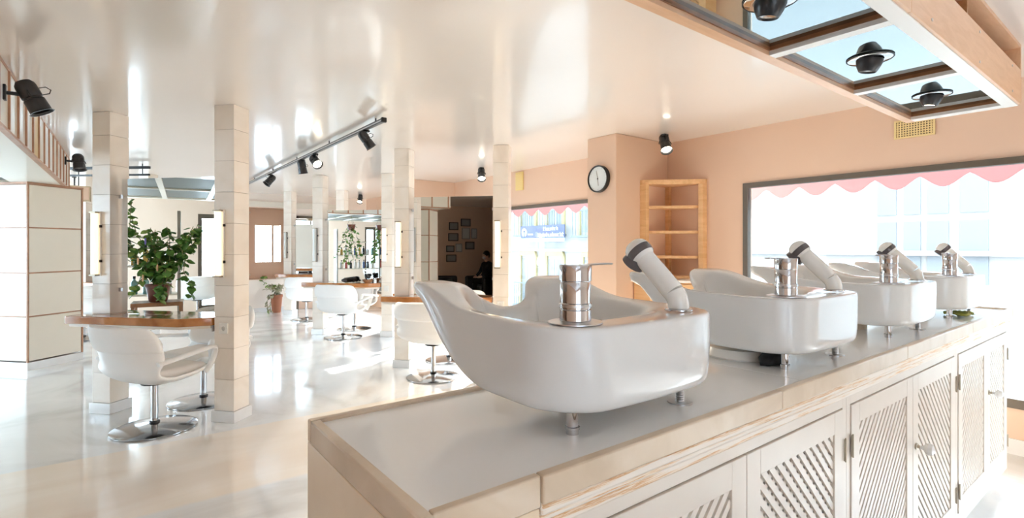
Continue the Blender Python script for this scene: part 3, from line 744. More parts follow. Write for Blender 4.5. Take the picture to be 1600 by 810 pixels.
# ================================================================== HANGING LIGHT BOX OVER THE COUNTER
LX0, LX1, LY0, LY1, LZ = 0.36, 3.88, 0.56, 1.06, 2.11
lb = thing('ceiling_light_box', 'wooden light box with mirrored panels hanging over the basins', 'light box', (0, 0, 0))
rw = .055
MB().box(LX0, LX1, LY0, LY0 + rw, LZ, LZ + .018).build('near_rail', 'white_paint', lb, bevel=.001)
MB().box(LX0, LX1, LY1 - rw * .8, LY1, LZ, LZ + .018).build('far_rail', 'ply', lb, bevel=.001)
div = [1.22 - .854, 1.22, 2.07, 2.925, 3.80]
for k, x in enumerate(div):
    MB().box(x - .0, x + (.075 if k == 4 else .05), LY0 + rw, LY1 - rw * .8, LZ, LZ + .018).build('cross_rail', 'white_paint', lb, bevel=.001)
for k in range(4):
    x0, x1 = div[k] + .05, div[k + 1]
    y0, y1 = LY0 + rw, LY1 - rw * .8
    MB().box(x0, x1, y0, y1, LZ + .032, LZ + .038).build('mirror_panel', 'mirror_blue', lb)
    t = .006
    MB().box(x1 - t, x1, y0, y1, LZ + .018, LZ + .032).build('inner_trim', 'trim_brown', lb)
    MB().box(x0, x0 + t, y0, y1, LZ + .018, LZ + .032).build('inner_trim', 'trim_brown', lb)
    MB().box(x0 + t, x1 - t, y1 - t, y1, LZ + .018, LZ + .032).build('inner_trim', 'trim_brown', lb)
    MB().box(x0 + t, x1 - t, y0, y0 + t, LZ + .018, LZ + .032).build('inner_trim', 'trim_brown', lb)
px = [LX0, 1.21, 2.06, LX1 - .02]
for k in range(3):
    pl = MB().box(px[k] + .001, px[k + 1] - .001, LY0 - .012, LY0, LZ + .004, LZ + .19).build('side_plank', 'ply', lb, bevel=.0015)
    sc_ = MB().cyl((0, 0, 0), (0, -.003, 0), .006, seg=10).mesh('screw', 'steel')
    for u_ in (.12, .5, .88):
        for zz in (.035, .165): put('screw', sc_, pl, (px[k] + (px[k + 1] - px[k]) * u_, LY0 - .012, LZ + zz))
MB().box(LX0, LX1, LY0 - .012, LY0 + .30, LZ + .175, LZ + .188).build('cavity_floor', 'ply', lb) if 0 else None
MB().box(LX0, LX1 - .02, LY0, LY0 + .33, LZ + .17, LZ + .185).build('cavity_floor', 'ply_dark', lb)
MB().box(LX0, LX1 - .02, LY0 + .33, LY0 + .345, LZ + .06, ZC - .002).build('cavity_back', 'ply', lb)
MB().box(LX0, LX1 - .02, LY0 - .012, LY0 + .33, ZC - .02, ZC - .002).build('cavity_top', 'ply', lb)
MB().box(LX1 - .02, LX1, LY0 - .012, LY1, LZ + .0185, ZC - .002).build('end_board', 'ply', lb)
MB().box(LX0, LX0 + .02, LY0, LY1, LZ + .0185, ZC - .002).build('end_board', 'ply', lb)
MB().box(LX0 + .02, LX1 - .02, LY1 - .018, LY1, LZ + .0185, ZC - .002).build('far_side', 'ply', lb)
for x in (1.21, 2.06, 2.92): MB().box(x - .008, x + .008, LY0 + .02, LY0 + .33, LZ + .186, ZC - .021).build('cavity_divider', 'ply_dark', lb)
ey_labels = ['black eyeball downlight above the nearest basin, outside the top edge', 'black eyeball downlight in the mirrored panel nearest to the camera', 'black eyeball downlight in the middle mirrored panel', 'black eyeball downlight in the farthest mirrored panel']
for k in range(4):
    cx_ = (div[k] + .05 + div[k + 1]) / 2
    o = thing('eyeball_downlight', ey_labels[k], 'light', (cx_, .815, LZ + .032), 0, 'eyeball lights in the light box')
    MB().lathe([(.080, 0), (.083, -.004), (.076, -.008), (.050, -.008), (.050, 0)], 32).build('ring', 'chrome', o, True)
    MB().lathe([(.083, .0), (.0855, -.004), (.082, -.007)], 32, caps=False).build('ring_edge', 'black', o, True)
    tm = Matrix.Rotation(R(10), 4, 'X')
    MB().lathe([(.049, -.004), (.050, -.012), (.044, -.034), (.033, -.056), (.031, -.058), (.027, -.051)], 28, tm, caps=False).build('eyeball', 'black_satin', o, True)
    MB().lathe([(.0285, -.052), (.014, -.048), (.002, -.047)], 24, tm, caps=False).build('lens', 'lens_lit' if k == 3 else 'lens_off', o, True)

# ================================================================== CORNER SHELF, CLOCK, VENTS
cs = thing('corner_shelf', 'light wooden corner shelf unit with open shelves beside the window', 'shelf', (XR - .002, 3.338, 0))
Lg = .455
def tri(z0, z1, nm, mtl, l=Lg - .05):
    MB().prism([(0, 0), (-l, 0), (-l, -.03), (-.03, -l), (0, -l)], z0, z1).build(nm, mtl, cs, bevel=.001)
for z in (1.055, 1.255, 1.505, 1.755): tri(z - .028, z, 'shelf_board', 'pine_h')
tri(1.965, 2.011, 'top_board', 'pine_h', Lg)
MB().box(-Lg, -Lg + .05, -.07, 0, 1.03, 1.965).build('side_post', 'pine', cs)
MB().box(-.07, 0, -Lg, -Lg + .05, 1.03, 1.965).build('side_post', 'pine', cs)
MB().box(-.045, 0, -.045, 0, 1.056, 1.965).build('corner_post', 'pine', cs)
MB().box(-Lg + .03, -Lg + .05, -.035, 0, 1.056, 1.965).build('inner_post', 'pine', cs) if 0 else None
lc = thing('corner_cabinet', 'wooden corner cabinet with white top and lattice front under the shelf unit', 'cabinet', (XR - .002, 3.338, 0))
MB().prism([(0, 0), (-.60, 0), (-.60, -.22), (-.22, -.60), (0, -.60)], 1.002, 1.026).build('top', 'white_paint', lc, bevel=.002)
MB().prism([(-.01, -.01), (-.56, -.01), (-.56, -.20), (-.20, -.56), (-.01, -.56)], 0, 1.0).build('body', 'pine', lc)
dv = (Vector((-.20, -.56, 0)) - Vector((-.56, -.20, 0))); dl = dv.length; dmx = Matrix.Translation((-.56, -.20, 0)) @ Matrix.Rotation(math.atan2(dv.y, dv.x), 4, 'Z')
ld = MB().box(.0, .06, -.022, -.001, .06, .985, dmx).box(dl - .06, dl, -.022, -.001, .06, .985, dmx).box(.06, dl - .06, -.022, -.001, .93, .985, dmx).box(.06, dl - .06, -.022, -.001, .06, .12, dmx).build('door', 'pine', lc)
w_, h_ = dl - .12, .81
for sgn in (1, -1):
    k = -h_ + .02 if sgn > 0 else .02
    while k < (w_ if sgn > 0 else w_ + h_):
        pts = []
        for z in (0, h_):
            x = k + sgn * z
            if 0 <= x <= w_: pts.append((x, z))
        for x in (0, w_):
            z = (x - k) / sgn
            if 0 < z < h_: pts.append((x, z))
        if len(pts) >= 2:
            a, b = min(pts), max(pts); l = math.hypot(b[0] - a[0], b[1] - a[1])
            if l > .02:
                mx = dmx @ Matrix.Translation((.06 + (a[0] + b[0]) / 2, -.012 - .004 * sgn, .12 + (a[1] + b[1]) / 2)) @ Matrix.Rotation(-math.atan2(b[1] - a[1], b[0] - a[0]), 4, 'Y')
                me = MB().box(-l / 2, l / 2, -.0035, .0035, -.007, .007).mesh('slat', 'pine'); so_ = put('slat', me, ld); so_.matrix_local = mx
        k += .042
# clock on the pier
ck = thing('wall_clock', 'round black rimmed wall clock with pale face on the pink pier', 'clock', (3.82, 3.55, 2.016), 0)
ck.rotation_euler = (0, R(-90), 0)          # local z points to -X
MB().lathe([(.134, 0), (.134, .038), (.128, .044), (.122, .042), (.120, .030)], 48, caps=False).build('rim', 'black', ck, True)
MB().lathe([(.121, .030), (.001, .031)], 48, caps=True).build('face', 'clock_face', ck, True)
def hand(ang, l, w2, nm):
    mx = Matrix.Rotation(R(ang), 4, 'Z')
    MB().box(-.02, l, -w2, w2, .033, .0345, mx).build(nm, 'frame_grey', ck)
hand(12, .085, .003, 'minute_hand'); hand(12 + 175, .07, .004, 'hour_hand')
MB().lathe([(.007, .033), (.006, .038)], 12).build('hub', 'black', ck)
tk = MB().box(.104, .114, -.0015, .0015, .0312, .0318).mesh('tick', 'frame_grey')
for k in range(12): put('tick', tk, ck, (0, 0, 0), (0, 0, R(30 * k)))
# perforated vent and yellow box
vt = thing('wall_vent', 'pale yellow perforated vent grille high on the wall above the window', 'vent', (XR, 1.215, 2.213))
MB().box(-.004, -.001, -.112, .112, -.058, .058).build('backing', 'hole_dark', vt)
vb = MB().box(-.014, -.004, -.122, .122, .055, .068).box(-.014, -.004, -.122, .122, -.068, -.055).box(-.014, -.004, -.122, -.108, -.055, .055).box(-.014, -.004, .108, .122, -.055, .055)
vb.build('frame', 'vent_yellow', vt)
vm = MB().box(-.010, -.004, -.004, .004, -.055, .055).mesh('bar', 'vent_yellow'); hm_ = MB().box(-.009, -.004, -.108, .108, -.004, .004).mesh('bar', 'vent_yellow')
for k in range(13): put('bar', vm, vt, (0, -.099 + k * .0165, 0))
for k in range(6): put('bar', hm_, vt, (0, 0, -.042 + k * .0168))
yb = thing('yellow_vent_box', 'yellow ventilation box on the pink wall above the far window', 'vent', (XR, 5.85, 2.285))
MB().box(-.02, -.001, -.085, .085, -.13, .13).build('cover', 'vent_box', yb, bevel=.004)
sl = MB().box(-.024, -.02, -.07, .07, -.004, .004).mesh('louvre', 'vent_yellow')
for k in range(9): put('louvre', sl, yb, (0, 0, -.10 + k * .025))

# ================================================================== STATIONS
tile_f = MB().box(.0015, .1685, -.006, 0, .0015, .2385).mesh('tile', 'marble_tile')
def make_column():
    o = thing('marble_column', 'x', 'column', (0, 0, 0), 0, 'marble clad columns')
    MB().box(.006, .164, .006, .164, 0, ZC - .001).build('core', 'grout', o)
    MB().box(-.016, .186, -.016, .186, 0, .085).build('plinth', 'marble_white', o, bevel=.003)
    pitch = .24
    for r_ in range(10):
        z = .086 + r_ * pitch
        if z + .2385 > ZC: 
            continue
        for f in range(4):
            c0 = [(0, 0.006), (.164, 0), (.17, .164), (.006, .17)][f]
            put('tile', tile_f, o, (c0[0], c0[1], z), (0, 0, R(90 * f)))
    # cut top course
    return o
# local frame: x = -nv (into the column), y = tv ; rotation TD-90 puts local y on tv and local x on (sin,-cos) = -nv
proto_col = make_column()
top_t = MB().box(.0015, .1685, -.006, 0, 0, .0).mesh('x', 'marble_tile') if 0 else None
zt = .086 + 9 * .24
cut = MB().box(.0015, .1685, -.006, 0, 0.0015, ZC - .002 - zt - .0) .mesh('tile', 'marble_tile')
have = zt + .2385 <= ZC
if not have:
    for f in range(4):
        c0 = [(0, 0.006), (.164, 0), (.17, .164), (.006, .17)][f]
        put('tile', cut, proto_col, (c0[0], c0[1], zt), (0, 0, R(90 * f)))
ROT = TD - R(90)
def lp(P, a, n, z=0):                                     # station frame -> world (a along the row, n towards the camera side)
    return Vector((P[0], P[1], 0)) + tv * a + nv * n + Vector((0, 0, z))
cols_done = [0]
def column(P, a, label):
    loc = lp(P, a, 0)
    if cols_done[0] == 0:
        proto_col.location = loc; proto_col.rotation_euler = (0, 0, ROT); proto_col['label'] = label
    else: dup(proto_col, loc, ROT, label, 'marble clad columns')
    cols_done[0] += 1
# strip lamps
def make_lamp(lit):
    o = thing('strip_lamp', 'x', 'lamp', (0, 0, 0), 0, 'strip lamps on the columns')
    MB().box(-.012, 0, -.036, .036, -.26, .26).build('backplate', 'white_paint' if lit else 'steel', o, bevel=.002)
    MB().tube([(-.03, 0, -.245), (-.03, 0, .245)], .026, .020, 14, Vector((0, 1, 0))).build('tube', 'lamp_tube' if lit else 'tube_off', o, True)
    MB().box(-.05, -.012, -.03, .03, .246, .258).build('end_cap', 'brass', o); MB().box(-.05, -.012, -.03, .03, -.258, -.246).build('end_cap', 'brass', o)
    cl = MB().box(-.022, -.004, -.046, -.0365, -.010, .010).mesh('clip', 'black')
    for z in (.14, -.14): put('clip', cl, o, (0, 0, z))
    return o
lamp_on, lamp_off = make_lamp(True), make_lamp(False)
used = {'on': False, 'off': False}
def lamp(P, a, n, lit, label, back=False, z=1.37):
    src = lamp_on if lit else lamp_off; k = 'on' if lit else 'off'
    rz = ROT + (R(180) if back else 0)
    loc = lp(P, a, n, z)
    if not used[k]:
        used[k] = True; src.location = loc; src.rotation_euler = (0, 0, rz); src['label'] = label; return src
    return dup(src, loc, rz, label, 'strip lamps on the columns')
def station(P, who, lamps):
    column(P, 0, 'marble clad column at the window end of ' + who)
    column(P, 1.126, 'marble clad column at the far end of ' + who)
    lamp(P, .115, .0005, lamps[0], 'upright strip lamp on window side column of ' + who)
    lamp(P, 1.241, .0005, lamps[1], 'upright strip lamp on the far side column of ' + who)
    lamp(P, .055, -.1705, False, 'unlit rear strip lamp, window side column of ' + who, True)
    lamp(P, 1.181, -.1705, False, 'unlit rear strip lamp, far side column of ' + who, True)
    # table with a slot for the far column
    fr_ = Matrix.Translation((P[0], P[1], 0)) @ Matrix(((tv.x, nv.x, 0, 0), (tv.y, nv.y, 0, 0), (0, 0, 1, 0), (0, 0, 0, 1)))
    tb = thing('styling_table', 'glossy reddish wood styling table between the columns of ' + who, 'table', lp(P, .65, -.085), 0, 'styling tables')
    inv = Matrix.Translation(-lp(P, .65, -.085))
    poly = [(1.40, .135), (.37, .135), (.185, .004), (.185, -.174), (.37, -.305), (1.40, -.305), (1.40, -.19), (1.104, -.19), (1.104, .02), (1.40, .02)]
    MB().prism(poly, .738, .80, inv @ fr_).build('top', 'table_wood', tb, bevel=.008, seg=3)
    pin = [(1.38, .115), (.38, .115), (.205, -.004), (.205, -.166), (.38, -.285), (1.38, -.285), (1.38, -.21), (1.084, -.21), (1.084, .04), (1.38, .04)]
    MB().prism(pin, .715, .7375, inv @ fr_).build('underframe', 'soffit_cream', tb)
    sh = MB().box(.188, .198, -.166, -.004, .69, .737, inv @ fr_); sh.build('bracket', 'steel', tb)
    mr = thing('station_mirror', 'clear frameless mirror standing between the columns of ' + who, 'mirror', lp(P, .65, -.085, .801), 0, 'frameless station mirrors')
    i2 = Matrix.Translation(-lp(P, .65, -.085, .801)) @ fr_
    MB().box(.185, 1.098, -.091, -.079, .801, 1.90, i2).build('glass', 'mirror', mr)
    for a_ in (.1745, 1.0975):
        for z in (.98, 1.74):
            MB().box(a_ + .001, a_ + .022, -.10, -.0915, z, z + .03, i2).box(a_ + .001, a_ + .022, -.0785, -.070, z, z + .03, i2).build('clip', 'steel', mr)
    ol = thing('wall_outlet', 'cream electric outlet on the column of ' + who, 'outlet', lp(P, .085, .0005, .72), ROT)
    MB().box(-.011, 0, -.038, .038, -.042, .042).build('plate', 'outlet', ol, bevel=.004)
    MB().lathe([(.022, .011), (.022, .013), (.017, .013), (.016, .007)], 20, Matrix.Rotation(R(-90), 4, 'Y')).build('socket', 'outlet', ol, True)
P1, P3, P2, P5, P4 = (.723, 4.437), (3.34, 4.42), (3.27, 7.195), (3.52, 9.93), (.40, 9.48)
station(P1, 'the nearest station', (True, True))
station(P3, 'the station behind the basin', (True, True))
station(P2, 'the middle station', (True, False))
station(P5, 'the farthest station', (False, False))
station(P4, 'the half hidden station', (False, False))

# ---- chairs
def make_chair():
    o = thing('styling_chair', 'x', 'chair', (0, 0, 0), 0, 'white styling chairs')
    prof = [(.25, .400, .225), (.20, .385, .245), (.10, .368, .262), (-.02, .360, .272), (-.12, .364, .28), (-.20, .395, .285), (-.255, .45, .29), (-.285, .53, .293), (-.31, .61, .293), (-.335, .69, .290), (-.352, .745, .280), (-.362, .78, .262), (-.364, .79, .245)]
    nv_ = 13
    def grid(rows, off, y_in=0):
        v = []; f = []
        for i, (y, z, hw) in enumerate(rows):
            hw = hw * 1.10
            back = smooth01(.38, .56, z)
            for j in range(nv_):
                t = -1 + 2 * j / (nv_ - 1); at_ = abs(t)
                x = hw * t * (1 + off * .06)
                yy = y + back * .13 * at_ ** 2.6 - off * back * .014
                zz = z + (1 - back) * .055 * at_ ** 3.2 - smooth01(.70, .79, z) * .035 * at_ ** 4 - off * (1 - back) * .01
                v.append((x, yy, zz))
        for i in range(len(rows) - 1):
            for j in range(nv_ - 1): a = i * nv_ + j; f.append((a, a + 1, a + nv_ + 1, a + nv_))
        return MB().add(v, f)
    sh = grid(prof, 0).build('shell', 'chair_shell', o, True, angle=180)
    m1 = sh.modifiers.new('t', 'SOLIDIFY'); m1.thickness = .030; m1.offset = 0
    m2 = sh.modifiers.new('s', 'SUBSURF'); m2.levels = 1; m2.render_levels = 2
    cover = grid([(y, z + (0.012 if k >= 3 else 0), hw + .012) for k, (y, z, hw) in enumerate(prof[8:])], 0).build('back_cover', 'chair_white', o, True, angle=180)
    m1 = cover.modifiers.new('t', 'SOLIDIFY'); m1.thickness = .062; m1.offset = 0
    m2 = cover.modifiers.new('s', 'SUBSURF'); m2.levels = 2; m2.render_levels = 2
    sq = MB().box(-.225, .225, -.20, .235, .395, .462).build('seat_cushion', 'chair_cushion', o, True, bevel=.03, seg=4)
    bc = grid([(y + .045, z, hw * .82) for y, z, hw in prof[6:12]], 0).build('back_cushion', 'chair_white', o, True, angle=180)
    m1 = bc.modifiers.new('t', 'SOLIDIFY'); m1.thickness = .055; m1.offset = 0
    m2 = bc.modifiers.new('s', 'SUBSURF'); m2.levels = 1; m2.render_levels = 2
    for s_ in (-1, 1):
        x = .312 * s_
        MB().tube([(x * .99, -.215, .535), (x * 1.02, -.12, .548), (x * 1.03, .0, .566), (x * 1.03, .12, .582), (x * 1.02, .19, .590), (x * 1.0, .225, .580), (x * .98, .235, .552), (x * .96, .222, .50), (x * .92, .20, .44), (x * .88, .17, .40)], .026, .016, 12).build('armrest', 'chair_shell', o, True)
    MB().cyl((0, -.02, .335), (0, -.02, .358), .085, .10, 24).build('seat_plate', 'black_satin', o, True)
    MB().cyl((0, -.02, .05), (0, -.02, .336), .0235, seg=20).build('stem', 'base_chrome', o, True)
    MB().lathe([(.034, .045), (.034, .058), (.024, .062)], 20, Matrix.Translation((0, -.02, 0))).build('collar', 'black_satin', o, True)
    MB().lathe([(.268, 0), (.275, .004), (.275, .010), (.262, .016), (.12, .036), (.036, .048), (.02, .048)], 48, Matrix.Translation((0, -.02, 0))).build('base', 'base_chrome', o, True)
    return o
ch0 = make_chair()
ch_used = [0]
def chair(x, y, face, label):
    rz = R(face - 90)
    if not ch_used[0]:
        ch0.location = (x, y, 0); ch0.rotation_euler = (0, 0, rz); ch0['label'] = label; ch_used[0] = 1
    else: dup(ch0, (x, y, 0), rz, label, 'white styling chairs')
chair(.252, 4.668, 32, 'large white styling chair with chrome disc base, nearest at the reddish table')
chair(.60, 5.20, 220, 'white styling chair behind the nearest table, mostly hidden by the marble column')
chair(2.62, 4.74, 36, 'white styling chair half hidden behind the nearest porcelain basin')
chair(3.13, 5.32, 215, 'white styling chair behind the mirror past the nearest basin')
chair(2.70, 7.62, 40, 'white styling chair at the middle station, in front of the black hairdryer')
chair(3.08, 8.25, 215, 'white styling chair in the sunlight behind the middle station')
chair(2.80, 9.83, 62, 'white styling chair seen from straight behind at the farthest station')
chair(-.35, 9.75, 60, 'white styling chair beside the panelled column, far back')
chair(-6.0, 4.75, 180, 'white styling chair by the glass door, seen in the mirror')

# ---- things on the tables
hd_ = thing('hair_dryer', 'black hair dryer lying on the middle styling table', 'hair dryer', lp(P2, .66, .035, .80), R(20))
MB().cyl((-.09, 0, .045), (.09, 0, .05), .036, .042, 20).build('barrel', 'black', hd_, True)
MB().tube([(.02, 0, .035), (.03, -.04, .025), (.035, -.055, .02)], .017, .015, 10).build('handle', 'black', hd_, True)
MB().cyl((-.14, 0, .044), (-.09, 0, .045), .018, .034, 16).build('nozzle', 'black_satin', hd_, True)
bw_ = thing('wooden_bowl', 'dark brown bowl on the middle styling table', 'bowl', lp(P2, .36, .05, .80))
MB().lathe([(.045, 0), (.05, .004), (.085, .055), (.08, .056), (.045, .012), (.002, .010)], 28, caps=False).build('bowl', 'trim_brown', bw_, True)
for k in range(4):
    br = thing('hair_brush', 'black round hair brush standing in the brown bowl', 'brush', lp(P2, .36 + .03 * math.cos(k * 1.7), .05 + .03 * math.sin(k * 1.7), .815), 0, 'hair brushes in the bowl')
    tip = Vector((.05 * math.cos(k * 1.7), .05 * math.sin(k * 1.7), .12))
    MB().cyl((0, 0, 0), tip * .5, .007, seg=8).build('handle', 'black_satin', br, True); MB().cyl(tip * .5, tip, .02, .018, 12).build('bristles', 'black', br, True)
jr = thing('glass_jar', 'small silver lidded jar on the middle styling table beside the bowl', 'jar', lp(P2, .25, .04, .80))
MB().lathe([(.02, 0), (.022, .004), (.022, .05), (.018, .055)], 16).build('body', 'tube_off', jr, True); MB().lathe([(.02, .055), (.02, .07), (.016, .073)], 16).build('lid', 'chrome', jr, True)
tr_ = thing('comb_tray', 'grey tray with black combs on the farthest styling table', 'tray', lp(P5, .85, .04, .80))
MB().lathe([(.09, 0), (.10, .02), (.095, .02), (.085, .006), (.002, .006)], 24, caps=False).build('tray', 'steel', tr_, True)
for k in range(5): MB().box(-.08, .08, -.03 + k * .014, -.022 + k * .014, .02, .05 + .006 * (k % 2)).build('comb', 'black', tr_)

# ================================================================== SPOTLIGHTS AND TRACK
def spot(mount, kind, aim, lit, label, L=.18, rad=.048, drop=.07, light=True):
    """kind 'ceiling': mount hangs from above; 'wall': arm along +X from the fascia"""
    mount = Vector(mount); aim = Vector(aim).normalized()
    o = thing('spotlight', label, 'spotlight', mount, 0, 'black spotlights')
    if kind == 'ceiling':
        MB().box(-.03, .03, -.022, .022, -.016, 0).build('mount_plate', 'black', o, bevel=.003)
        MB().cyl((0, 0, -.016), (0, 0, -drop), .010, seg=10).build('arm', 'black', o, True)
        piv = Vector((0, 0, -drop - .01))
    else:
        MB().box(0, .014, -.022, .022, -.045, .045).build('mount_plate', 'black', o, bevel=.003)
        MB().cyl((.014, 0, 0), (drop, 0, 0), .011, seg=10).build('arm', 'black', o, True)
        piv = Vector((drop + .02, 0, 0))
    mx = Matrix.Translation(piv) @ aim.to_track_quat('Z', 'Y').to_matrix().to_4x4()
    b0 = -L * .38
    MB().lathe([(rad * .25, b0 - .028), (rad * .7, b0 - .022), (rad * .95, b0 - .004), (rad, b0 + .01), (rad, b0 + L * .45), (rad * .9, b0 + L * .47), (rad * .9, b0 + L * .52), (rad * 1.0, b0 + L * .54), (rad * 1.06, b0 + L * .96), (rad * 1.22, b0 + L), (rad * 1.14, b0 + L), (rad * .97, b0 + L * .93)], 28, mx, caps=False).build('housing', 'black_satin', o, True)
    MB().lathe([(rad * .98, b0 + L * .86), (rad * .5, b0 + L * .84), (.002, b0 + L * .83)], 24, mx, caps=False).build('lens', 'lens_lit' if lit else 'lens_off', o, True)
    yk = []
    for k in range(11):
        a = math.pi * k / 10; yk.append(mx @ Vector((rad * 1.22 * math.cos(a), 0, b0 + L * .5 - rad * 1.5 * math.sin(a) * .9)))
    MB().tube(yk, .0042, .0042, 8, side=(mx.to_3x3() @ Vector((0, 1, 0)))).build('yoke', 'black', o, True)
    lpth = [mx @ Vector((0, rad * 1.0, b0 + L * .2)), mx @ Vector((0, rad * 1.6, b0 + L * .22)), mx @ Vector((0, rad * 1.9, b0 + L * .36)), mx @ Vector((0, rad * 1.6, b0 + L * .46)), mx @ Vector((0, rad * 1.0, b0 + L * .44))]
    MB().tube(lpth, .003, .003, 6).build('handle', 'black', o, True)
    if lit and light:
        ld_ = bpy.data.lights.new('bulb', 'SPOT'); lo = bpy.data.objects.new('bulb', ld_); COL.objects.link(lo); lo.parent = o
        ld_.energy = 40; ld_.color = (1, .86, .66); ld_.spot_size = R(65); ld_.spot_blend = .6; ld_.shadow_soft_size = .03
        lo.matrix_local = Matrix.Translation(piv + aim * (L * .7)) @ (-aim).to_track_quat('Z', 'Y').to_matrix().to_4x4()
    return o
spot((4.237, 3.09, ZC), 'ceiling', (-.35, -.45, -.82), True, 'lit black ceiling spotlight above the corner shelf')
spot((4.02, 5.94, ZC), 'ceiling', (-.3, -.5, -.81), True, 'lit black ceiling spotlight above the dark mirror')
spot((4.1, 10.6, ZC), 'ceiling', (-.3, -.5, -.81), True, 'lit black ceiling spotlight over the farthest station')
def fascia(y): return bmx @ Vector((.013, y, 0))
for yy, z, lb_, aim in ((0.78, 2.235, 'large black spotlight on an arm at the fin fascia, nearest', (.46, -.03, -.9)), (4.30, 2.31, 'smaller black spotlight on the fin fascia, farther along', (.12, -.25, -.96))):
    q_ = fascia(yy); spot((q_.x, q_.y, z), 'wall', aim, False, lb_, L=.17 if yy < 2 else .16, rad=.052 if yy < 2 else .055, drop=.10)
tk_ = thing('light_track', 'long dark grey ceiling track carrying four spotlights', 'track', (1.76, 4.05, ZC))
MB().box(-.018, .018, 0, 6.4, -.062, -.03).build('rail', 'rail_grey', tk_, bevel=.004)
MB().box(-.021, -.0185, 0, 6.4, -.054, -.046).build('groove_strip', 'steel', tk_)
MB().box(-.022, .022, -.03, 0, -.066, -.026).build('end_cap', 'black', tk_, bevel=.005)
hg = MB().cyl((0, 0, -.03), (0, 0, 0), .007, seg=8).mesh('hanger', 'rail_grey')
for k in range(6): put('hanger', hg, tk_, (0, .15 + k * 1.2, 0))
zt_ = ZC - .0625
spot((1.76, 4.42, zt_), 'ceiling', (.55, -.15, -.8), False, 'black track spotlight nearest to the end cap', L=.14, rad=.042)
spot((1.76, 5.88, zt_), 'ceiling', (.15, -.75, -.6), True, 'lit black track spotlight shining towards the camera', L=.13)
spot((1.76, 6.38, zt_), 'ceiling', (.2, .1, -1), False, 'black track spotlight next to the lit one', L=.14)
spot((1.76, 7.95, zt_), 'ceiling', (-.5, -.1, -.6), False, 'black track spotlight farthest along the track', L=.14)
t2 = thing('light_track', 'short black ceiling track past the panelled column', 'track', (-.75, 9.3, ZC), R(-42))
MB().box(0, 1.5, -.02, .02, -.07, -.035).build('rail', 'black', t2, bevel=.004)
MB().box(0, 1.5, -.012, .012, -.16, -.135).build('lower_rail', 'black', t2, bevel=.003)
for x in (.1, .75, 1.4): MB().cyl((x, 0, -.135), (x, 0, 0), .006, seg=8).build('hanger', 'black', t2)
spot((-.50, 10.6, ZC - .0), 'ceiling', (-.7, -.2, -.5), True, 'lit black spotlight past the panelled column, under the short track', L=.14, drop=.35)
tb_ = thing('ceiling_speaker', 'small tan box hanging below the short track by the panelled column', 'speaker', (-.42, 9.9, 2.12))
MB().box(-.14, .14, -.09, .09, -.11, .11).build('cabinet', 'tan_box', tb_, bevel=.006); MB().cyl((0, 0, .11), (0, 0, ZC - 2.12), .007, seg=8).build('rod', 'black', tb_)
MB().box(-.12, .12, -.094, -.09, -.09, .09).build('grille', 'niche_tan', tb_)

# ================================================================== PLANTS
def leaf_mesh(nm, mt, l=.09, wd=.045):
    pts = [(0, 0), (.25, .42), (.5, .5), (.78, .3), (1, 0)]
    v = []; f = []
    for t, h in pts:
        zz = -.22 * l * t * t
        v += [(t * l, -h * wd * 2, zz), (t * l, 0, zz + .10 * wd), (t * l, h * wd * 2, zz)]
    for i in range(4):
        a = 3 * i; f += [(a, a + 3, a + 4, a + 1), (a + 1, a + 4, a + 5, a + 2)]
    n_ = len(v); v += [(x, y, z - .0015) for x, y, z in v]; f += [tuple(i + n_ for i in q[::-1]) for q in f]
    return MB().add(v, f).mesh(nm, mt, True, 180)
LM = [leaf_mesh('leaf', 'leaf'), leaf_mesh('leaf', 'leaf_light', .075, .04), leaf_mesh('leaf', 'leaf_dry', .06, .02)]
def plant(loc, label, pot, vines, rr, kinds, leafn, flowers=(), cat='plant', potr=.11, poth=.18, hang=None, size=1.0):
    o = thing('potted_plant', label, cat, loc)
    MB().lathe([(potr * .7, 0), (potr * .75, .01), (potr, poth * .86), (potr * 1.08, poth * .87), (potr * 1.08, poth), (potr * .95, poth), (potr * .9, poth * .9), (.003, poth * .9)], 24).build('pot', pot, o, True)
    if hang:
        for k in range(3):
            a = k * 2.1; MB().cyl((potr * math.cos(a), potr * math.sin(a), poth), (0, 0, hang), .003, seg=6).build('cord', 'stem', o)
    for pth in vines:
        P = [Vector(q) for q in pth]
        MB().tube(P, .004, .004, 6).build('stem', 'stem', o, True)
        tot = leafn
        for k in range(tot):
            u_ = (k + rr.random()) / tot * (len(P) - 1); i = min(int(u_), len(P) - 2); q = P[i].lerp(P[i + 1], u_ - i)
            lf = put('leaf', LM[rr.choice(kinds)], o, q + Vector((rr.uniform(-.02, .02), rr.uniform(-.02, .02), rr.uniform(-.01, .01))), (rr.uniform(-.5, .5), rr.uniform(-.1, 1.1), rr.uniform(0, 6.28)))
            s_ = rr.uniform(.75, 1.5) * size; lf.scale = (s_, s_, s_)
    for (q, mt) in flowers:
        fm = MB()
        for k in range(5):
            a = k * 1.2566; fm.ball((q[0] + .02 * math.cos(a), q[1], q[2] + .02 * math.sin(a)), .017, 8, 5, (1, .5, 1))
        fm.build('flower', mt, o, True)
    return o
rr = random.Random(11)
def vine(start, n, dx, rr, down=True):
    q = Vector(start); P = [q.copy()]
    for k in range(n):
        q = q + Vector((rr.uniform(-.05, .05) + dx[0], rr.uniform(-.05, .05) + dx[1], dx[2] * rr.uniform(.7, 1.2))); P.append(q.copy())
    return P
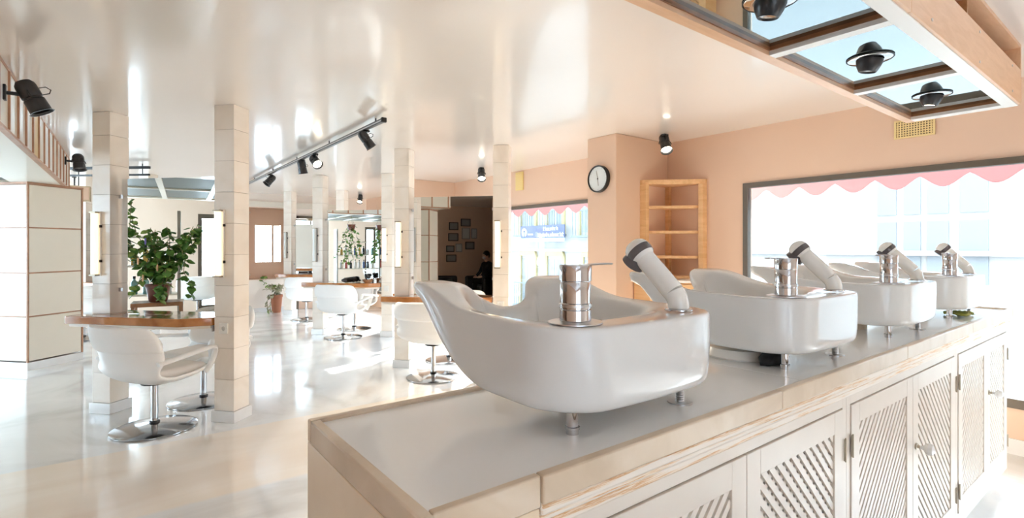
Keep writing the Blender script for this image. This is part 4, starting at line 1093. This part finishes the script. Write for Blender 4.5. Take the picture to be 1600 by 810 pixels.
# tall planter by the display shelf, seen in the nearest mirror
v1 = [vine((.02, .0, .20), 5, (0, (-.07, .0, .07)[k % 3], .12), rr) for k in range(13)] + [vine((.06, -.16 + .08 * k, .62), 6, (.01, .0, -.10), rr) for k in range(5)] + [vine((0, .22, 1.05), 5, (0, -.0, -.13), rr), vine((0, -.05, .45), 5, (.0, -.08, .06), rr)]
st_ = thing('plant_stand', 'low dark wooden stand under the trailing plant, seen in the mirror', 'stand', (-1.15, 5.12, 0))
MB().box(-.16, .16, -.22, .22, .74, .78).build('top', 'trim_brown', st_)
for sx in (-1, 1):
    for sy in (-1, 1): MB().box(sx * .14 - .015, sx * .14 + .015, sy * .2 - .015, sy * .2 + .015, 0, .74).build('leg', 'trim_brown', st_)
plant((-1.15, 5.12, .78), 'large leafy trailing plant with a purple flower, reflected in the nearest mirror', 'pot_red', v1, rr, (0, 0, 0, 1), 26, [((.12, .10, .62), 'petal_purple'), ((.14, .0, .35), 'petal_peach'), ((.14, .12, .25), 'petal_peach'), ((.13, .16, .42), 'petal_peach')], size=.72)
for k, yy in enumerate((6.05, 6.72)):
    vs = [vine((.05 * math.cos(j), .08 * math.sin(j), .12), 7, (.012 * math.cos(j), .02 * math.sin(j * 2.3), -.12), rr) for j in range(6)]
    plant((-1.25, yy, 1.72), ['ivy in a hanging pot over the bottle shelf middle', 'ivy in a hanging pot at the bottle shelf end'][k] + ', in the mirror', 'pot_red', vs, rr, (0, 0, 1), 18, hang=SZ - 1.72, potr=.09, poth=.13, size=.7)
# dried plant in tall pot at the back wall
vs = [[Vector((0, 0, .34)), Vector((.03 * math.cos(j), .03 * math.sin(j), .48)), Vector((.14 * math.cos(j), .14 * math.sin(j), .58)), Vector((.2 * math.cos(j), .2 * math.sin(j), .46))] for j in range(6)] + [[Vector((-.05, -.05, .36)), Vector((-.16, -.1, .38)), Vector((-.2, -.1, .2)), Vector((-.19, -.11, .04))], [Vector((-.03, -.05, .36)), Vector((-.12, -.14, .36)), Vector((-.15, -.15, .15)), Vector((-.14, -.15, .03))]]
plant((2.62, 11.32, 0), 'pale dried plant in a tall terracotta pot on the floor by the back wall', 'terracotta', vs, rr, (2, 2, 2, 2, 2, 1), 11, potr=.11, poth=.36, size=1.3)
vs = [vine((0, -.04, .06), 4, (.01, -.02, -.05), rr) for j in range(3)]
plant((2.47, YB + .10, NZ0 + .015), 'small green plant trailing over the niche ledge', 'terracotta', vs, rr, (1, 1, 0), 6, potr=.04, poth=.06, size=.75)

# ================================================================== DISPLAY SHELF WITH BOTTLES (seen in the mirrors)
ds = thing('display_shelf', 'open shelf unit for bottles behind the hanging plants, seen in the mirrors', 'shelf', (-1.75, 5.95, 0))
for y in (-1.0, 0, 1.0): MB().box(-.14, .14, y - .015, y + .015, 0, 1.75).build('side', 'frame_grey', ds)
for z in (.4, .82, 1.14, 1.46):
    MB().box(-.13, .13, -.985, -.015, z - .02, z).build('shelf_board', 'soffit_cream', ds); MB().box(-.13, .13, .015, .985, z - .02, z).build('shelf_board', 'soffit_cream', ds)
bcols = [mat('bottle_%d' % k, c_, .2, coat=.4) for k, c_ in enumerate(((.02, .02, .025), (.75, .74, .72), (.05, .09, .25), (.55, .10, .08), (.65, .42, .10), (.25, .45, .45)))]
bnames = ['black', 'white', 'dark blue', 'red', 'amber', 'teal']
bmesh_b = [MB().lathe([(.028, 0), (.03, .004), (.03, .13), (.022, .15), (.012, .158), (.012, .175)], 16).mesh('body', m_, True) for m_ in bcols]
bcap = MB().lathe([(.014, .1755), (.014, .20), (.012, .203)], 12).mesh('cap', 'black_satin', True)
for z, zn in ((.82, 'second'), (1.14, 'third')):
    for k in range(18):
        y = -.90 + k * .105
        if abs(y) < .05: continue
        c_ = rr.choice((0, 0, 1, 1, 2, 3, 4, 5))
        b_ = thing('bottle', '%s plastic bottle on the %s shelf of the reflected display unit' % (bnames[c_], zn), 'bottle', (-1.69 + rr.uniform(-.03, .03), 5.95 + y, z), 0, '%s bottles on the %s display shelf' % (bnames[c_], zn))
        s_ = rr.uniform(.85, 1.15); x_ = put('body', bmesh_b[c_], b_); x_.scale = (1, 1, s_); y_ = put('cap', bcap, b_); y_.scale = (1, 1, s_)

# ================================================================== WAITING AREA (seen dark in the mirror behind the basin)
def pic(u0, u1, v0, v1, k):
    ya, yb_ = 1.607 - (u0 - 700) / 65 * 1.28, 1.607 - (u1 - 700) / 65 * 1.28
    z0, z1 = 1.35 + (385 - v1) * 14.2 / 810, 1.35 + (385 - v0) * 14.2 / 810
    pale = k in (3, 4, 6)
    o = thing('picture_frame', ['framed grey photograph, upper row nearest the panelled column', 'dark framed photograph, highest on the wall', 'dark framed photograph below the upper row', 'large pale framed print in the middle of the wall', 'narrow pale framed print next to the large one', 'dark framed photograph, third row nearest the panelled column', 'small pale framed print, third row', 'brown framed photograph, third row farthest along', 'dark framed photograph, lowest on the wall'][k] + ' of the waiting area', 'picture', (-4.6, (ya + yb_) / 2, (z0 + z1) / 2), 0, 'pictures in the waiting area')
    h, v = (ya - yb_) / 2, (z1 - z0) / 2; t = .022
    fm = 'frame_grey' if pale else 'frame_dark'
    MB().box(.001, .02, -h, h, v - t, v).box(.001, .02, -h, h, -v, -v + t).box(.001, .02, -h, -h + t, -v + t, v - t).box(.001, .02, h - t, h, -v + t, v - t).build('frame', fm, o)
    MB().box(.001, .008, -h + t, h - t, -v + t, v - t).build('print', 'photo_pale' if pale else 'photo_grey', o)
for k, a in enumerate(((703, 717, 348, 360), (721, 736, 342, 354), (702, 717, 365, 377), (722.5, 735, 356, 374), (737, 746, 357, 373), (699, 711, 384, 394), (713, 723, 381, 394), (728, 742, 378, 390), (699, 714, 398, 409))): pic(*a, k)
def armchair(loc, rz, label):
    o = thing('waiting_armchair', label, 'armchair', loc, rz, 'black armchairs of the waiting area')
    MB().box(-.30, .30, -.30, .32, .16, .40).build('seat', 'leather', o, bevel=.05, seg=3)
    MB().box(-.32, .32, -.42, -.26, .16, .86).build('backrest', 'leather', o, bevel=.06, seg=3)
    for s_ in (-1, 1): MB().box(s_ * .36 - .06, s_ * .36 + .06, -.36, .30, .14, .60).build('armrest', 'leather', o, bevel=.05, seg=3)
    for sx in (-1, 1):
        for sy in (-1, 1): MB().cyl((sx * .30, sy * .27, 0), (sx * .28, sy * .25, .17), .018, .024, 10).build('leg', 'black', o)
armchair((-3.35, 1.16, 0), R(-8), 'black leather armchair with the seated person in it')
armchair((-3.7, 2.12, 0), R(215), 'empty black leather armchair facing the seated person')
# person seated, looking along +Y
pe = thing('person', 'person in dark clothes and a face mask sitting in the black armchair', 'person', (-3.35, 1.16, 0), R(-8))
pe.scale = (.94, .94, .93)
def skin(name, verts, edges, radii, mt, parent, root=0, sub=2):
    me = bpy.data.meshes.new(name); me.from_pydata(verts, edges, []); o = put(name, me, parent)
    me.materials.append(M[mt])
    sk = o.modifiers.new('skin', 'SKIN'); sk.use_smooth_shade = True
    for i, r_ in enumerate(radii):
        sv = me.skin_vertices[0].data[i]; sv.radius = (r_, r_) if not isinstance(r_, tuple) else r_; sv.use_root = (i == root)
    q = o.modifiers.new('s', 'SUBSURF'); q.levels = sub; q.render_levels = sub
    return o
V = [(0, -.10, .52), (0, -.14, .68), (0, -.15, .86), (0, -.13, .98), (0, -.115, 1.06),
     (-.10, -.03, .50), (-.12, .34, .52), (-.12, .38, .28), (-.12, .38, .08), (-.12, .48, .05),
     (.10, -.03, .50), (.12, .34, .52), (.12, .38, .28), (.12, .38, .08), (.12, .48, .05),
     (-.17, -.13, .96), (-.23, -.06, .75), (-.14, .14, .64), (.17, -.13, .96), (.23, -.06, .75), (.14, .14, .64)]
E = [(0, 1), (1, 2), (2, 3), (3, 4), (0, 5), (5, 6), (6, 7), (7, 8), (8, 9), (0, 10), (10, 11), (11, 12), (12, 13), (13, 14), (3, 15), (15, 16), (16, 17), (3, 18), (18, 19), (19, 20)]
RD = [.15, .16, .165, .11, .055, .095, .075, .06, .045, .04, .095, .075, .06, .045, .04, .062, .05, .036, .062, .05, .036]
skin('body', V, E, RD, 'cloth_dark', pe)
hm2 = Matrix.Translation((0, -.085, 1.19))
hb = MB(); hb.ball((0, -.085, 1.19), .105, 20, 14, (.78, .98, 1.12)); hb.cyl((0, -.11, 1.03), (0, -.10, 1.12), .052, .05, 14)
hb.ball((0, .018, 1.175), .016, 8, 6, (.8, 1.1, 1.5))
for s_ in (-1, 1): hb.ball((s_ * .082, -.085, 1.18), .022, 8, 6, (.4, .8, 1.3))
hdo = hb.build('head', 'skin', pe, True)
for s_ in (-1, 1): MB().ball((s_ * .032, .006, 1.20), .011, 8, 6, (1, .6, .7)).build('eye', 'hair', hdo, True)
MB().ball((0, -.098, 1.215), .112, 20, 12, (.80, .98, 1.08)).build('hair', 'hair', pe, True)
MB().ball((0, -.03, 1.145), .065, 16, 10, (.92, .88, .78)).build('face_mask', 'mask_pale', pe, True)
for s_ in (-1, 1):
    hv = [(s_ * .14, .14, .64), (s_ * .10, .20, .625), (s_ * .07, .235, .615)]
    he = [(0, 1), (1, 2)]; hr = [.03, .034, .03]
    for f in range(4):
        b_ = Vector((s_ * (.055 + .012 * f), .235 + .01 * f, .615)); i0 = len(hv)
        hv += [tuple(b_ + Vector((-s_ * .03, .02, .006))), tuple(b_ + Vector((-s_ * .055, .03, -.006 - .004 * f)))]
        he += [(2, i0), (i0, i0 + 1)]; hr += [.010, .0085]
    i0 = len(hv); hv += [(s_ * .075, .19, .65), (s_ * .05, .21, .66)]; he += [(1, i0), (i0, i0 + 1)]; hr += [.012, .010]
    skin('hand', hv, he, hr, 'skin', pe, sub=1)
